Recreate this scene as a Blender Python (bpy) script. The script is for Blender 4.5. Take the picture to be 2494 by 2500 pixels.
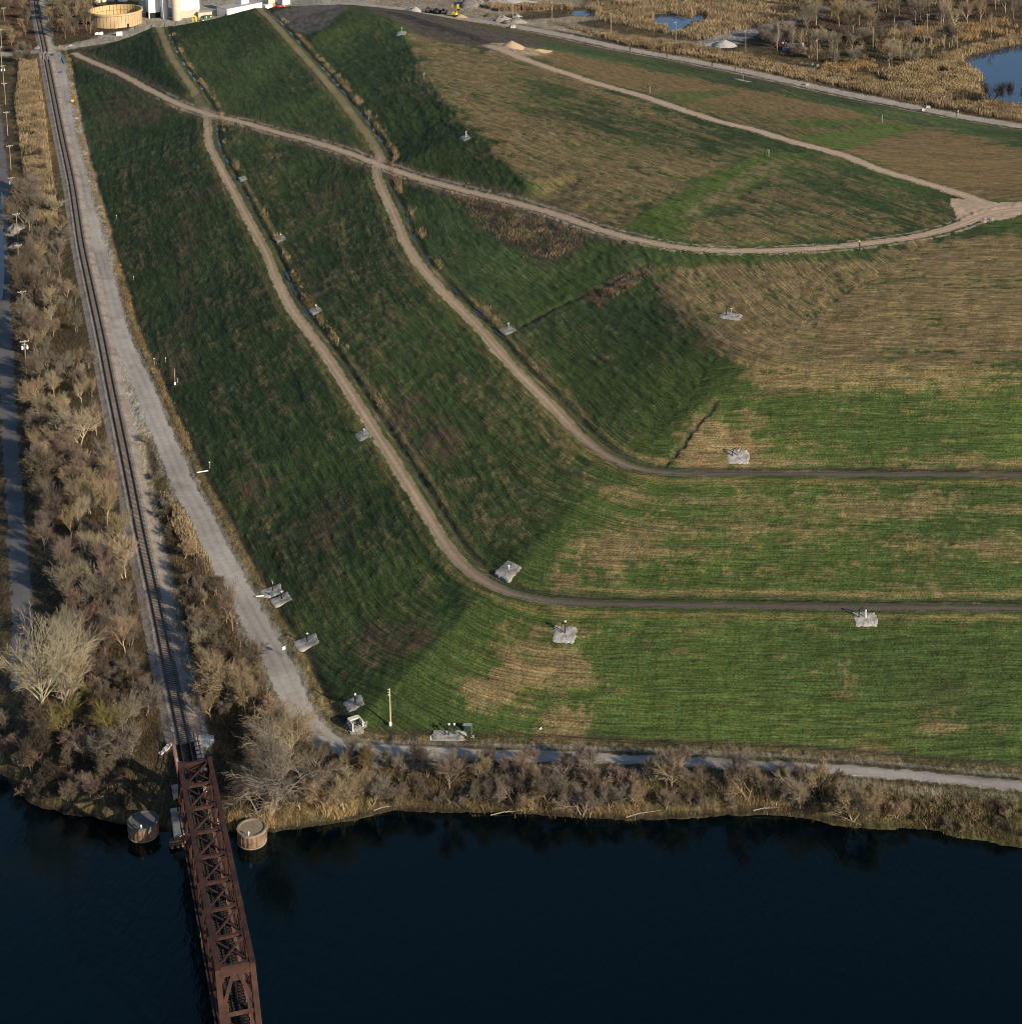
import bpy, bmesh, math, random
import numpy as np
from mathutils import Vector, Matrix
from mathutils.geometry import delaunay_2d_cdt

for o in list(bpy.data.objects): bpy.data.objects.remove(o)
S = bpy.context.scene
COL = S.collection
RND = random.Random(7)
NR = np.random.default_rng(11)
R = math.radians

# ------------------------------------------------------------------ camera, sky, sun, exposure
FPX, PX0, PY0, CH = 4700.0, 1247.0, -196.0, 188.0
PITCH, ROLL = R(9.0), R(1.2)
cam = bpy.data.cameras.new('camera'); camo = bpy.data.objects.new('camera', cam); COL.objects.link(camo)
cf = Vector((0, math.cos(PITCH), -math.sin(PITCH)))
_r0 = Vector((1, 0, 0)); _u0 = Vector((0, math.sin(PITCH), math.cos(PITCH)))
cr = _r0*math.cos(ROLL) - _u0*math.sin(ROLL); cu = _u0*math.cos(ROLL) + _r0*math.sin(ROLL)
camo.matrix_world = Matrix(((cr.x, cu.x, -cf.x, 0), (cr.y, cu.y, -cf.y, 0), (cr.z, cu.z, -cf.z, CH), (0, 0, 0, 1)))
cam.sensor_fit = 'AUTO'; cam.sensor_width = 36; cam.lens = 36*FPX/2500
cam.shift_y = -(1250-PY0)/2500; cam.clip_start = 1; cam.clip_end = 20000
S.camera = camo

SUN_EL, SUN_AZ = R(20.8), math.atan2(.75, -.66)      # azimuth from +Y towards +X
w = bpy.data.worlds.new('World'); S.world = w; w.use_nodes = True
nt = w.node_tree; bg = nt.nodes['Background']
sky = nt.nodes.new('ShaderNodeTexSky'); sky.sky_type = 'NISHITA'; sky.sun_disc = False
sky.sun_elevation = SUN_EL; sky.sun_rotation = SUN_AZ; sky.altitude = 200; sky.air_density = 1.0; sky.dust_density = .6; sky.ozone_density = 1.5
nt.links.new(sky.outputs[0], bg.inputs[0]); bg.inputs[1].default_value = .068
sl = bpy.data.lights.new('sun', 'SUN'); sl.energy = 3.6; sl.angle = R(.5); sl.color = (1, .84, .64)
so = bpy.data.objects.new('sun', sl); COL.objects.link(so)
sdir = Vector((math.sin(SUN_AZ)*math.cos(SUN_EL), math.cos(SUN_AZ)*math.cos(SUN_EL), math.sin(SUN_EL)))
so.rotation_euler = (-sdir).to_track_quat('-Z', 'Y').to_euler(); so.location = (200, 0, 300)
S.view_settings.view_transform = 'Standard'; S.view_settings.look = 'None'; S.view_settings.gamma = 1
S.view_settings.exposure = 1.0
S.cycles.filter_width = .95; S.cycles.max_bounces = 4; S.cycles.diffuse_bounces = 2; S.cycles.glossy_bounces = 2; S.cycles.transparent_max_bounces = 4

# ------------------------------------------------------------------ helpers: place, noise, lines
K = 2494/1927.0                                           # photo notes were taken on a 1927 px wide copy
def W(px, py, z=0.0):
    """where the sight line through photo point (px,py) meets the level z"""
    d = cf + cr*((px-PX0)/FPX) - cu*((py-PY0)/FPX)
    t = (z-CH)/d.z
    return Vector((d.x*t, d.y*t, z))
def D(x, y, z=0.0): return W(x*K, y*K, z)

def hsh(ix, iy, s):
    n = (ix.astype(np.int64)*374761393 + iy.astype(np.int64)*668265263 + s*1442695041) & 0x7fffffff
    n = ((n ^ (n >> 13))*1274126177) & 0x7fffffff
    return ((n ^ (n >> 16)) & 0xffff)/65535.0
def vn(x, y, s=0):
    ix = np.floor(x); iy = np.floor(y); fx = x-ix; fy = y-iy
    fx = fx*fx*(3-2*fx); fy = fy*fy*(3-2*fy)
    a = hsh(ix, iy, s); b = hsh(ix+1, iy, s); c = hsh(ix, iy+1, s); d = hsh(ix+1, iy+1, s)
    return (a*(1-fx)+b*fx)*(1-fy) + (c*(1-fx)+d*fx)*fy
def fbm(x, y, s=0, o=3):
    t = 0; a = 1; m = 0
    for k in range(o):
        t = t + a*vn(x*2**k+17.3*k, y*2**k-9.1*k, s+k*7); m += a; a *= .55
    return t/m
def sst(e0, e1, x):
    t = np.clip((x-e0)/(e1-e0), 0, 1); return t*t*(3-2*t)

def poly3(pts): return [D(*p) for p in pts]
def resample(P, step):
    P = [Vector(p) for p in P]; out = []
    L = [0]
    for a, b in zip(P, P[1:]): L.append(L[-1]+(b-a).length)
    n = max(2, int(L[-1]/step)+1); k = 0
    for i in range(n):
        s = L[-1]*i/(n-1)
        while k < len(L)-2 and L[k+1] < s: k += 1
        t = (s-L[k])/max(1e-6, L[k+1]-L[k]); out.append(P[k].lerp(P[k+1], t))
    return out
def smooth(P, it=3):
    for _ in range(it):
        P = [P[0]] + [(P[i-1]+P[i]*2+P[i+1])/4 for i in range(1, len(P)-1)] + [P[-1]]
    return P
def line(pts, step=4.0, it=3): return smooth(resample(poly3(pts), step), it)
def tang(P, i):
    a = P[max(0, i-1)]; b = P[min(len(P)-1, i+1)]; t = Vector((b.x-a.x, b.y-a.y, 0)); return t.normalized()
def offset(P, off, dz=0.0):
    out = []
    for i, p in enumerate(P):
        t = tang(P, i); out.append(Vector((p.x-t.y*off, p.y+t.x*off, p.z+dz)))
    return out
def dline(X, Y, P, far=1e9):
    """distance, signed side (left +), arc length at the nearest point of polyline P"""
    best = np.full(X.shape, 1e9); side = np.zeros(X.shape); arc = np.zeros(X.shape); s = 0
    for a, b in zip(P, P[1:]):
        vx, vy = b.x-a.x, b.y-a.y; L2 = vx*vx+vy*vy; L = math.sqrt(L2)
        if L2 < 1e-9: continue
        dx = X-a.x; dy = Y-a.y
        t = np.clip((dx*vx+dy*vy)/L2, 0, 1)
        d = np.hypot(dx-t*vx, dy-t*vy); m = d < best
        best = np.where(m, d, best); side = np.where(m, vx*dy-vy*dx, side); arc = np.where(m, s+t*L, arc); s += L
    return best, np.sign(side), arc
def inpoly(X, Y, P):
    r = np.zeros(X.shape, bool); n = len(P)
    for i in range(n):
        a = P[i]; b = P[(i+1) % n]
        if abs(b.y-a.y) < 1e-9: continue
        c = ((a.y > Y) != (b.y > Y)) & (X < (b.x-a.x)*(Y-a.y)/(b.y-a.y)+a.x); r ^= c
    return r
def region(X, Y, pts, soft=3.0, nx=None):
    """soft mask of a ground polygon given as photo notes (x, y, level)"""
    P = poly3(pts); xs = [p.x for p in P]; ys = [p.y for p in P]
    m = (X > min(xs)-soft*2) & (X < max(xs)+soft*2) & (Y > min(ys)-soft*2) & (Y < max(ys)+soft*2)
    out = np.zeros(X.shape); idx = np.nonzero(m)
    if len(idx[0]) == 0: return out
    x = X[idx]; y = Y[idx]; d, _, _ = dline(x, y, P+[P[0]])
    sd = np.where(inpoly(x, y, P), d, -d)
    if nx is not None: sd = sd + (nx[idx]-.5)*2*soft
    out[idx] = sst(-soft, soft, sd); return out

# ------------------------------------------------------------------ photo notes: lines on the ground (x, y, level)
RAIL = line([(66,-30,.1),(68.8,2.8,.1),(73.5,36.5,.1),(85.6,92.6,.1),(89.8,118,.1),(115,247,.1),(137.5,351,.1),(154.4,466,.1),(174,556,.1),(193.6,646,.1),(207.7,721,.1),(227,814,.1),
  (244,895.5,.1),(269,1024,.1),(290,1117,.1),(308,1203,.1),(324,1287,.1),(340,1357,.1),(349.6,1405,.1)], 4, 6)
PR = line([(104,96,.1),(108,109.5,.1),(113.7,140,.1),(129,252.6,.1),(146,323,.1),(158.6,379,.1),(171,415.7,.1),(188,488.6,.1),(205,547.6,.1),(221.7,618,.1),(244,674,.1),(269.5,727,.1),
  (294.7,791.5,.1),(322.8,859,.1),(350.8,923.5,.1),(384.5,980,.1),(404,1030,.1),(429.8,1075,.1),(452,1117,.1),(484,1181,.1),(519.6,1235,.1),(542,1293,.1),(564.5,1341,.1),(584,1383,.1),(605,1401,.1),
  (653,1415.7,.1),(749,1419,.1),(925,1424,.1),(1078.6,1427,.1),(1164.5,1431.6,.1),(1310,1437,.1),(1468,1444,.1),(1534.7,1447,.1),(1678,1458,.1),(1927,1483,.1),(2250,1515,.1)], 4, 2)
BENCH1 = line([(300,50,13),(306,64.5,13),(322.7,106.6,13.2),(350.8,148.7,13.5),(373,179.6,13.8),(392,209,14),(392,232,14),(393,269.5,14),(415,314,13.8),(446,370.5,13.6),(477,430,13.4),(502,474.7,13.3),(524.9,533.6,13.2),
  (546.5,578.5,13.1),(591,637.4,12.9),(619.4,676.8,12.7),(653,730,12.5),(675.6,763.7,12.3),(735,858,11.9),(772.7,917,11.6),(809,976,11.2),(834,1018,10.9),(865,1063,10.5),(898.6,1091,10.2),(941,1116.4,10),
  (997,1131,10),(1109.5,1139,10),(1306,1141.6,10),(1600,1145,10),(1927,1147,10),(2260,1149,10)], 4, 3)
BENCH2 = line([(490,14,22.3),(494.5,22.4,22.5),(511,36.5,22.5),(556,87,22.6),(604,140,22.8),(646,191,23),(688,247,23),(720,295,23),(707,322,22.9),(720.5,357,22.8),(743,404.5,22.7),(762.6,455,22.6),(782,488.7,22.5),(810,522,22.4),
  (844,559,22.2),(877.6,592.5,22),(905.7,620.6,21.8),(933.7,654,21.5),(962,688,21.2),(995.5,721.6,20.8),(1035,758,20.3),(1050.5,776.8,20.1),(1089.8,819,19.5),(1132,855,19),(1165.5,875,18.7),(1207.7,889,18.5),
  (1263.8,893,18.5),(1313.5,894,18.5),(1472.7,893.4,18.5),(1700,895,18.5),(1927,896,18.5),(2260,898,18.5)], 4, 2)
HAUL = line([(138,99,.4),(145,103,1),(168,113.7,2.2),(224.5,137.5,5.2),(280.7,168.4,8.6),(337,196.5,11.5),(393,216,14),(463,231.5,16),(533,252.6,18.2),(576,262.4,19.5),(660,289,22),(716,311.5,23),(800,339.6,24.6),
  (884.6,362,26.2),(969,381.7,27.6),(1032.6,398.9,28.8),(1088.6,418.5,29.8),(1144.8,438,30.6),(1201,452,31.4),(1257,464.8,32),(1341,473,32.5),(1425.5,474,32.7),(1545,469.6,33),(1613.4,462,33.2),
  (1724.7,448,33.5),(1794,431.5,33.8),(1836,414.8,34),(1869,398,34),(1927,392.5,34),(2200,385,34)], 4, 3)
UPPER = line([(1880,393,34),(1863.8,384,34),(1808,364.7,34),(1724.7,339.7,34),(1655,320,34),(1582.6,289,34),(1498.5,269.4,34),(1414,241.4,34),(1376,235.7,34),(1292,209,34),(1208,179.6,33.7),(1123.7,157,33.3),
  (1039.5,129,33),(983,109.5,32.6),(944,92.6,32),(920,86,31.6)], 4, 3)
FARROAD = line([(640,6,1),(755,16,1),(796,24,1),(835.7,30,1),(896,38,1),(956,47,1),(1053.5,64.5,1),(1180,92.6,1),(1292,112,1),(1404,134.7,1),(1460.6,147,1),(1582.6,174,1),(1695,196.5,1),(1807,219,1),(1927,238.6,1),(2300,300,1)], 6, 2)
CREST = line([(640,20,28),(690,24,30),(735,32,31),(757,62,32),(800,140,32.3),(860,215,32.5),(935,290,32),(1010,365,31),(1060,395,30)], 4, 2)
CREST2 = line([(1205,505,31),(1230,530,31),(1290,590,31),(1340,630,30.6),(1390,662,30.2),(1470,684,30),(1600,690,30),(1927,692,30),(2260,694,30)], 4, 2)
LEFTROAD = line([(-25,140,-.6),(-12,260,-.6),(-2,400,-.6),(5,520,-.6),(10,640,-.6),(16,760,-.6),(22,880,-.6),(32,1000,-.6),(38,1080,-.6),(42,1130,-.6),(44,1200,-.6),(40,1290,-.6)], 5, 2)
GULLY_A = line([(388,238,13.8),(330,262,9),(260,285,4.6),(200,303,.8)], 4, 1)
GULLY_B = line([(1215,500,31.2),(1130,550,27.5),(1060,577,25),(985,612,23)], 4, 1)
GULLY_C = line([(1347,735,27.5),(1338,752,26.5),(1328,768,25.5),(1306,792,24),(1292,818,22.5),(1272,838,21.5),(1262,854,20.6),(1238,872,19)], 1.5, 1)
PONDS = [[(1813,113),(1835,104),(1870,96),(1900,89),(1940,80),(2060,70),(2060,232),(1940,200),(1885,191),(1860,186),(1857,160),(1850,141),(1830,128)],
  [(1075,24),(1090,20),(1110,20),(1124,24),(1118,29),(1095,31),(1078,30)],
  [(1233,27),(1262,26),(1282,31),(1302,35),(1312,27),(1331,28),(1328,36),(1306,42),(1289,53),(1272,60),(1258,59),(1256,46),(1233,42)]]
WATER_Z = -4.5
BANK = line([(-330,1360,-4.6),(-120,1415,-4.6),(-40,1440,-4.6),(20,1460,-4.6),(32,1495,-4.6),(60,1525,-4.6),(150,1535,-4.6),(205,1552,-4.6),(245,1562,-4.6),(330,1572,-4.6),(430,1572,-4.6),(507,1570,-4.6),(545,1567,-4.6),(583,1561,-4.6),(594,1559,-4.6),(654,1553,-4.6),(680,1540,-4.6),(700,1533,-4.6),
  (739,1529,-4.6),(861,1532,-4.6),(989,1536,-4.6),(1132,1543,-4.6),(1180,1548,-4.6),(1228,1546,-4.6),(1292,1542,-4.6),(1468,1533,-4.6),(1499,1535,-4.6),(1530,1541,-4.6),(1563,1552,-4.6),(1625,1567,-4.6),(1680,1558,-4.6),(1730,1563,-4.6),(1787,1573,-4.6),(1858,1586,-4.6),(1927,1598,-4.6),(2050,1612,-4.6),(2300,1640,-4.6)], 3, 2)

# ------------------------------------------------------------------ height model: control points -> triangles -> smooth raster
ctrl = []
hx, hy = None, None
def addpts(P, clear=None, cd=6.0):
    for p in P:
        if clear is not None:
            if min((p.x-q.x)**2+(p.y-q.y)**2 for q in clear) < cd*cd: continue
        ctrl.append((p.x, p.y, p.z))
allroad = HAUL+UPPER
for o_ in (-2.9, 0, 2.9): addpts(offset(HAUL, o_))
for o_ in (-2.9, 0, 2.9): addpts(offset(UPPER, o_), HAUL, 5)
for BL in (BENCH1, BENCH2):
    for o_, dz in ((-2.4, 0), (2.4, -.05), (4.2, -.15)): addpts(offset(BL, o_, dz), HAUL, 6.5)
RIDGES = [line([(915,1126,10.1),(900,1134,10),(750,1259,5),(600,1386,.15)], 2.5, 1), line([(1165,884,18.7),(1150,897,18.4),(1040,1005,14.2),(925,1112,10.1)], 2.5, 1), line([(1392,664,30.1),(1345,735,26.2),(1240,866,19.1)], 2.5, 1)]
for r_ in RIDGES: addpts(r_, BENCH1+BENCH2+PR, 5.5)
addpts(CREST, allroad, 6); addpts(CREST2, allroad, 6)
for o_, dz in ((-3.2, -.1), (0, 0), (3.2, -.1), (6.5, -.1)): addpts(offset(PR, o_, dz), HAUL, 5)
for o_ in (-4, 0, 4): addpts(offset(RAIL, o_, -.1))
for o_ in (-14, -24): addpts(offset(RAIL, o_, -.5), BANK, 6)
for o_ in (-3.5, 3.5): addpts(offset(LEFTROAD, o_))
for o_, dz in ((-4, 0), (4, 0), (8, -.2), (-9, 1.2), (-13, 2.2)): addpts(offset(FARROAD, o_, dz))
addpts(BANK); addpts(offset(BANK, -9, -2.6)); addpts(offset(BANK, -30, -4)); addpts(offset(BANK, 3, 2.2), PR, 4)
# end of the mound towards the works yard, yard level behind it
for p in [(150,98,.5),(165,97,1.2),(200,84,5),(235,73,8.5),(270,63,11),(300,53,12.8),(345,45,15.5),(400,36,18.5),(450,27,20.8),(490,18.5,22.3),(520,14,23.5),(560,10,25),(600,8,26),(650,8,27)]:
    q = D(*p); ctrl.append(tuple(q))
    e = q.copy(); dist = 9+q.z*2.0
    ctrl.append((e.x-.25*dist, e.y+.97*dist, .3)); ctrl.append((e.x-.4*dist-8, e.y+.9*dist+14, .3))
for p in [(700,17,29.5),(760,27,29),(820,45,28.8),(880,62,28.8),(930,76,28.5),(975,86,27.5),(1020,95,25),(700,12,24),(760,19,23),(1100,112,22),(1200,133,19),(1300,155,17),(1400,178,16.5),(1500,200,15.5),(1600,224,15),(1700,250,15),(1800,276,15),(1927,308,15),(2200,375,15),
          (870,120,32.8),(980,170,33.3),(1100,230,33.5),(1200,300,33.3),(1330,300,33.8),(1100,330,32.8),(1500,350,33.8),(1700,390,34),(1400,420,33.3),(1250,410,32.6),(1500,560,31.8),(1750,560,32),(1927,560,32),
          (600,60,25.8),(640,45,27.5)]:
    ctrl.append(tuple(D(*p)))
for x, y, z in [(-400,300,-.6),(-400,500,-.6),(-420,700,-.3),(-450,900,0),(-450,1100,0),(-200,1100,0),(0,1100,0),(200,1100,0),(420,1100,0),(450,950,0),(-250,950,0),(-100,960,0),(50,960,0),(200,960,0),(330,950,0),(450,800,0),
                (-400,200,-10),(450,200,-9),(0,200,-9),(-200,200,-9),(200,200,-9)]:
    ctrl.append((x, y, z))
ctrl = np.array(ctrl)
_, ui = np.unique(np.round(ctrl[:, :2]/1.2).astype(int), axis=0, return_index=True); ctrl = ctrl[np.sort(ui)]
res = delaunay_2d_cdt([Vector((p[0], p[1])) for p in ctrl], [], [], 0, 1e-4)
tv = np.array([tuple(v) for v in res[0]]); tz = np.array([ctrl[(o[0] if len(o) else 0), 2] for o in res[3]])
GX0, GY0, GN, GM = -470, 190, 940, 920
ZG = np.full((GM, GN), np.nan)
for f in res[2]:
    a, b, c = f[:3]; (x0, y0), (x1, y1), (x2, y2) = tv[a], tv[b], tv[c]
    i0 = max(0, int(min(x0, x1, x2)-GX0)); i1 = min(GN-1, int(max(x0, x1, x2)-GX0)+1)
    j0 = max(0, int(min(y0, y1, y2)-GY0)); j1 = min(GM-1, int(max(y0, y1, y2)-GY0)+1)
    if i1 < i0 or j1 < j0: continue
    gx, gy = np.meshgrid(np.arange(i0, i1+1)+GX0, np.arange(j0, j1+1)+GY0)
    den = (y1-y2)*(x0-x2)+(x2-x1)*(y0-y2)
    if abs(den) < 1e-9: continue
    l0 = ((y1-y2)*(gx-x2)+(x2-x1)*(gy-y2))/den; l1 = ((y2-y0)*(gx-x2)+(x0-x2)*(gy-y2))/den; l2 = 1-l0-l1
    m = (l0 > -1e-6) & (l1 > -1e-6) & (l2 > -1e-6)
    sub = ZG[j0:j1+1, i0:i1+1]; sub[m] = (l0*tz[a]+l1*tz[b]+l2*tz[c])[m]
ZG[np.isnan(ZG)] = 0
def blur(A, sg):
    r = int(sg*3)+1; k = np.exp(-.5*(np.arange(-r, r+1)/sg)**2); k /= k.sum()
    P_ = np.pad(A, r, mode='edge')
    B = sum(k[i]*P_[i:i+A.shape[0], :] for i in range(2*r+1))
    return sum(k[i]*B[:, i:i+A.shape[1]] for i in range(2*r+1))
ZG = blur(ZG, 1.1)
# sharp corner of the lowest slope: two planes meeting along a ridge
def _corner(Qb, L1, L2, F1, F2, zt, rad, ridge, zlo):
    global ZG
    gx, gy = np.meshgrid(np.arange(GN)+GX0, np.arange(GM)+GY0); gx = gx.astype(float); gy = gy.astype(float)
    def pl(a, b):
        n = Vector((-(b.y-a.y), b.x-a.x, 0)).normalized()
        if n.dot(Vector((Qb.x-a.x, Qb.y-a.y, 0))) < 0: n = -n
        return (gx-a.x)*n.x+(gy-a.y)*n.y, (Qb.x-a.x)*n.x+(Qb.y-a.y)*n.y
    dl_, ql = pl(L1, L2); df_, qf = pl(F1, F2)
    z = zlo+np.minimum(np.clip(dl_, 0, None)*(zt-zlo)/ql, np.clip(df_, 0, None)*(zt-zlo)/qf)
    d = dline(gx, gy, ridge)[0]; w_ = np.clip(1.35*np.exp(-(d/rad)**2), 0, 1)*sst(0, 1.5, np.minimum(dl_, df_))*sst(zt-.2, zt-1.5, z)
    ZG = ZG*(1-w_)+z*w_
_o = offset([D(470, 1155), D(556, 1330)], 5.6); _f = offset([D(749, 1419), D(1078, 1427)], 5.0)
_corner(D(902, 1133, 10), _o[0], _o[1], _f[0], _f[1], 10.0, 17, RIDGES[0], 0.0)
def hz(x, y):
    x = np.clip(np.asarray(x, float)-GX0, 0, GN-1.01); y = np.clip(np.asarray(y, float)-GY0, 0, GM-1.01)
    i = x.astype(int); j = y.astype(int); fx = x-i; fy = y-j
    return (ZG[j, i]*(1-fx)+ZG[j, i+1]*fx)*(1-fy)+(ZG[j+1, i]*(1-fx)+ZG[j+1, i+1]*fx)*fy
def G(x, y):
    """photo note (x,y) -> point on the modelled ground (first hit along the sight line)"""
    d = (cf + cr*((x*K-PX0)/FPX) - cu*((y*K-PY0)/FPX)); hi = (46-CH)/d.z; lo = (-5-CH)/d.z
    t = hi; n = 400; st = (lo-hi)/n
    for i in range(n+1):
        t = hi+st*i
        if CH+d.z*t < hz(d.x*t, d.y*t): break
    a, b = t-st, t
    for _ in range(20):
        m = (a+b)/2
        if CH+d.z*m < hz(d.x*m, d.y*m): b = m
        else: a = m
    return Vector((d.x*b, d.y*b, float(hz(d.x*b, d.y*b))))
# ------------------------------------------------------------------ materials
def mat(name, col=(.5, .5, .5), rough=.8, var=.0, scale=1.0, bump=0.0, bscale=None, metal=0.0, attr=None, objcol=False, spec=.3, dirt=None, dscale=.4, rand=0.0):
    m = bpy.data.materials.new(name); m.use_nodes = True; n = m.node_tree.nodes; l = m.node_tree.links
    b = n['Principled BSDF']; b.inputs['Roughness'].default_value = rough; b.inputs['Metallic'].default_value = metal
    b.inputs['Specular IOR Level'].default_value = spec
    tc = n.new('ShaderNodeTexCoord'); src = None
    if attr:
        a = n.new('ShaderNodeAttribute'); a.attribute_name = attr; src = a.outputs['Color']
    elif objcol:
        a = n.new('ShaderNodeObjectInfo'); src = a.outputs['Color']
    else:
        a = n.new('ShaderNodeRGB'); a.outputs[0].default_value = (*col, 1); src = a.outputs[0]
    co = tc.outputs['Object']
    if dirt:
        no = n.new('ShaderNodeTexNoise'); no.inputs['Scale'].default_value = dscale; no.inputs['Detail'].default_value = 5; l.new(co, no.inputs['Vector'])
        rp = n.new('ShaderNodeValToRGB'); rp.color_ramp.elements[0].position = .42; rp.color_ramp.elements[1].position = .66
        l.new(no.outputs[0], rp.inputs[0]); mx = n.new('ShaderNodeMix'); mx.data_type = 'RGBA'
        l.new(rp.outputs[0], mx.inputs[0]); l.new(src, mx.inputs[6]); mx.inputs[7].default_value = (*dirt, 1); src = mx.outputs[2]
    if var:
        no = n.new('ShaderNodeTexNoise'); no.inputs['Scale'].default_value = scale; no.inputs['Detail'].default_value = 6; no.inputs['Roughness'].default_value = .65; l.new(co, no.inputs['Vector'])
        mr = n.new('ShaderNodeMapRange'); mr.inputs[1].default_value = .25; mr.inputs[2].default_value = .75; mr.inputs[3].default_value = 1-var; mr.inputs[4].default_value = 1+var
        l.new(no.outputs[0], mr.inputs[0]); mx = n.new('ShaderNodeVectorMath'); mx.operation = 'MULTIPLY'
        l.new(src, mx.inputs[0]); l.new(mr.outputs[0], mx.inputs[1]); src = mx.outputs[0]
    if rand:
        oi = n.new('ShaderNodeObjectInfo'); mr = n.new('ShaderNodeMapRange'); mr.inputs[3].default_value = 1-rand; mr.inputs[4].default_value = 1+rand
        l.new(oi.outputs['Random'], mr.inputs[0]); mx = n.new('ShaderNodeVectorMath'); mx.operation = 'MULTIPLY'
        l.new(src, mx.inputs[0]); l.new(mr.outputs[0], mx.inputs[1]); src = mx.outputs[0]
    l.new(src, b.inputs['Base Color'])
    if bump:
        no = n.new('ShaderNodeTexNoise'); no.inputs['Scale'].default_value = bscale or scale; no.inputs['Detail'].default_value = 4; l.new(co, no.inputs['Vector'])
        bp = n.new('ShaderNodeBump'); bp.inputs['Strength'].default_value = bump; bp.inputs['Distance'].default_value = .15
        l.new(no.outputs[0], bp.inputs['Height']); l.new(bp.outputs[0], b.inputs['Normal'])
    return m
def water_mat(name, col, rough, bump, scale):
    m = bpy.data.materials.new(name); m.use_nodes = True; n = m.node_tree.nodes; l = m.node_tree.links
    b = n['Principled BSDF']; b.inputs['Base Color'].default_value = (*col, 1); b.inputs['Roughness'].default_value = rough; b.inputs['IOR'].default_value = 1.33 if name != 'river_water' else 1.33
    if name == 'river_water': b.inputs['Specular Tint'].default_value = (.07, .66, .74, 1)
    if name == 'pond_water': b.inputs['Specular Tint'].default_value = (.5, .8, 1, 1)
    if bump:
        tc = n.new('ShaderNodeTexCoord'); mp = n.new('ShaderNodeMapping'); mp.inputs['Rotation'].default_value = (0, 0, R(-35)); mp.inputs['Scale'].default_value = (1, .45, 1)
        no = n.new('ShaderNodeTexNoise'); no.inputs['Scale'].default_value = scale; no.inputs['Detail'].default_value = 4
        n2 = n.new('ShaderNodeTexNoise'); n2.inputs['Scale'].default_value = .02; n2.inputs['Detail'].default_value = 2; mu = n.new('ShaderNodeMath'); mu.operation = 'MULTIPLY'
        l.new(tc.outputs['Object'], mp.inputs[0]); l.new(mp.outputs[0], no.inputs['Vector']); l.new(tc.outputs['Object'], n2.inputs['Vector'])
        l.new(no.outputs[0], mu.inputs[0]); l.new(n2.outputs[0], mu.inputs[1])
        bp = n.new('ShaderNodeBump'); bp.inputs['Strength'].default_value = bump; bp.inputs['Distance'].default_value = .3
        l.new(mu.outputs[0], bp.inputs['Height']); l.new(bp.outputs[0], b.inputs['Normal'])
    return m
M = {}
def ground_mat():
    m = mat('ground_cover', attr='Col', rough=.95, bump=.6, bscale=2.4, spec=.1); n = m.node_tree.nodes; l = m.node_tree.links; b = n['Principled BSDF']
    src = b.inputs['Base Color'].links[0].from_socket; tc = [x for x in n if x.type == 'TEX_COORD'][0]
    def noise(sc, det=3, ro=.6):
        q = n.new('ShaderNodeTexNoise'); q.inputs['Scale'].default_value = sc; q.inputs['Detail'].default_value = det; q.inputs['Roughness'].default_value = ro; l.new(tc.outputs['Object'], q.inputs['Vector']); return q.outputs[0]
    def mr(x, a, c, d, e):
        q = n.new('ShaderNodeMapRange'); q.inputs[1].default_value = a; q.inputs[2].default_value = c; q.inputs[3].default_value = d; q.inputs[4].default_value = e; l.new(x, q.inputs[0]); return q.outputs[0]
    def mul(x, y):
        q = n.new('ShaderNodeVectorMath'); q.operation = 'MULTIPLY'; l.new(x, q.inputs[0]); l.new(y, q.inputs[1]); return q.outputs[0]
    at = n.new('ShaderNodeAttribute'); at.attribute_name = 'Row'
    def rown(sx, sy, det):
        mp = n.new('ShaderNodeMapping'); mp.inputs['Scale'].default_value = (sx, sy, 1); l.new(at.outputs['Vector'], mp.inputs[0]); q = n.new('ShaderNodeTexNoise'); q.inputs['Scale'].default_value = 1; q.inputs['Detail'].default_value = det; q.inputs['Roughness'].default_value = .6; l.new(mp.outputs[0], q.inputs['Vector']); return q.outputs[0]
    c = mul(mul(mul(src, mr(rown(3.2, .16, 2), .38, .62, .68, 1.32)), mr(noise(2.6, 3, .75), .38, .62, .62, 1.38)), mr(rown(.8, .06, 2), .32, .68, .80, 1.20))
    tint = n.new('ShaderNodeMix'); tint.data_type = 'RGBA'; tint.inputs[6].default_value = (1.10, 1.01, .92, 1); tint.inputs[7].default_value = (.88, 1.0, .98, 1); l.new(mr(noise(.9, 4), .38, .62, 0, 1), tint.inputs[0])
    l.new(mul(c, tint.outputs[2]), b.inputs['Base Color']); return m
M['ground'] = ground_mat()
M['road'] = mat('packed_dirt', attr='Col', rough=.9, var=.16, scale=.9, bump=.25, bscale=3, spec=.15)
M['river'] = water_mat('river_water', (.0002, .0018, .0030), .10, .38, .9)
M['pond'] = water_mat('pond_water', (.010, .034, .085), .03, .05, .8)  # blue of the reflected sky is put into the base colour
M['puddle'] = water_mat('puddle_water', (.012, .016, .022), .05, .02, 1)

# ------------------------------------------------------------------ terrain sheet: positions
s_ = np.linspace(-.372, .352, 1040)
rows = [255.0]
while rows[-1] < 985: rows.append(rows[-1] + .36*(rows[-1]/280)**1.4)
rows = np.array(rows)
ZC = rows*math.cos(PITCH)+CH*math.sin(PITCH)
X = ZC[:, None]*s_[None, :]; Y = np.repeat(rows[:, None], len(s_), 1)
Z = hz(X, Y)

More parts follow.
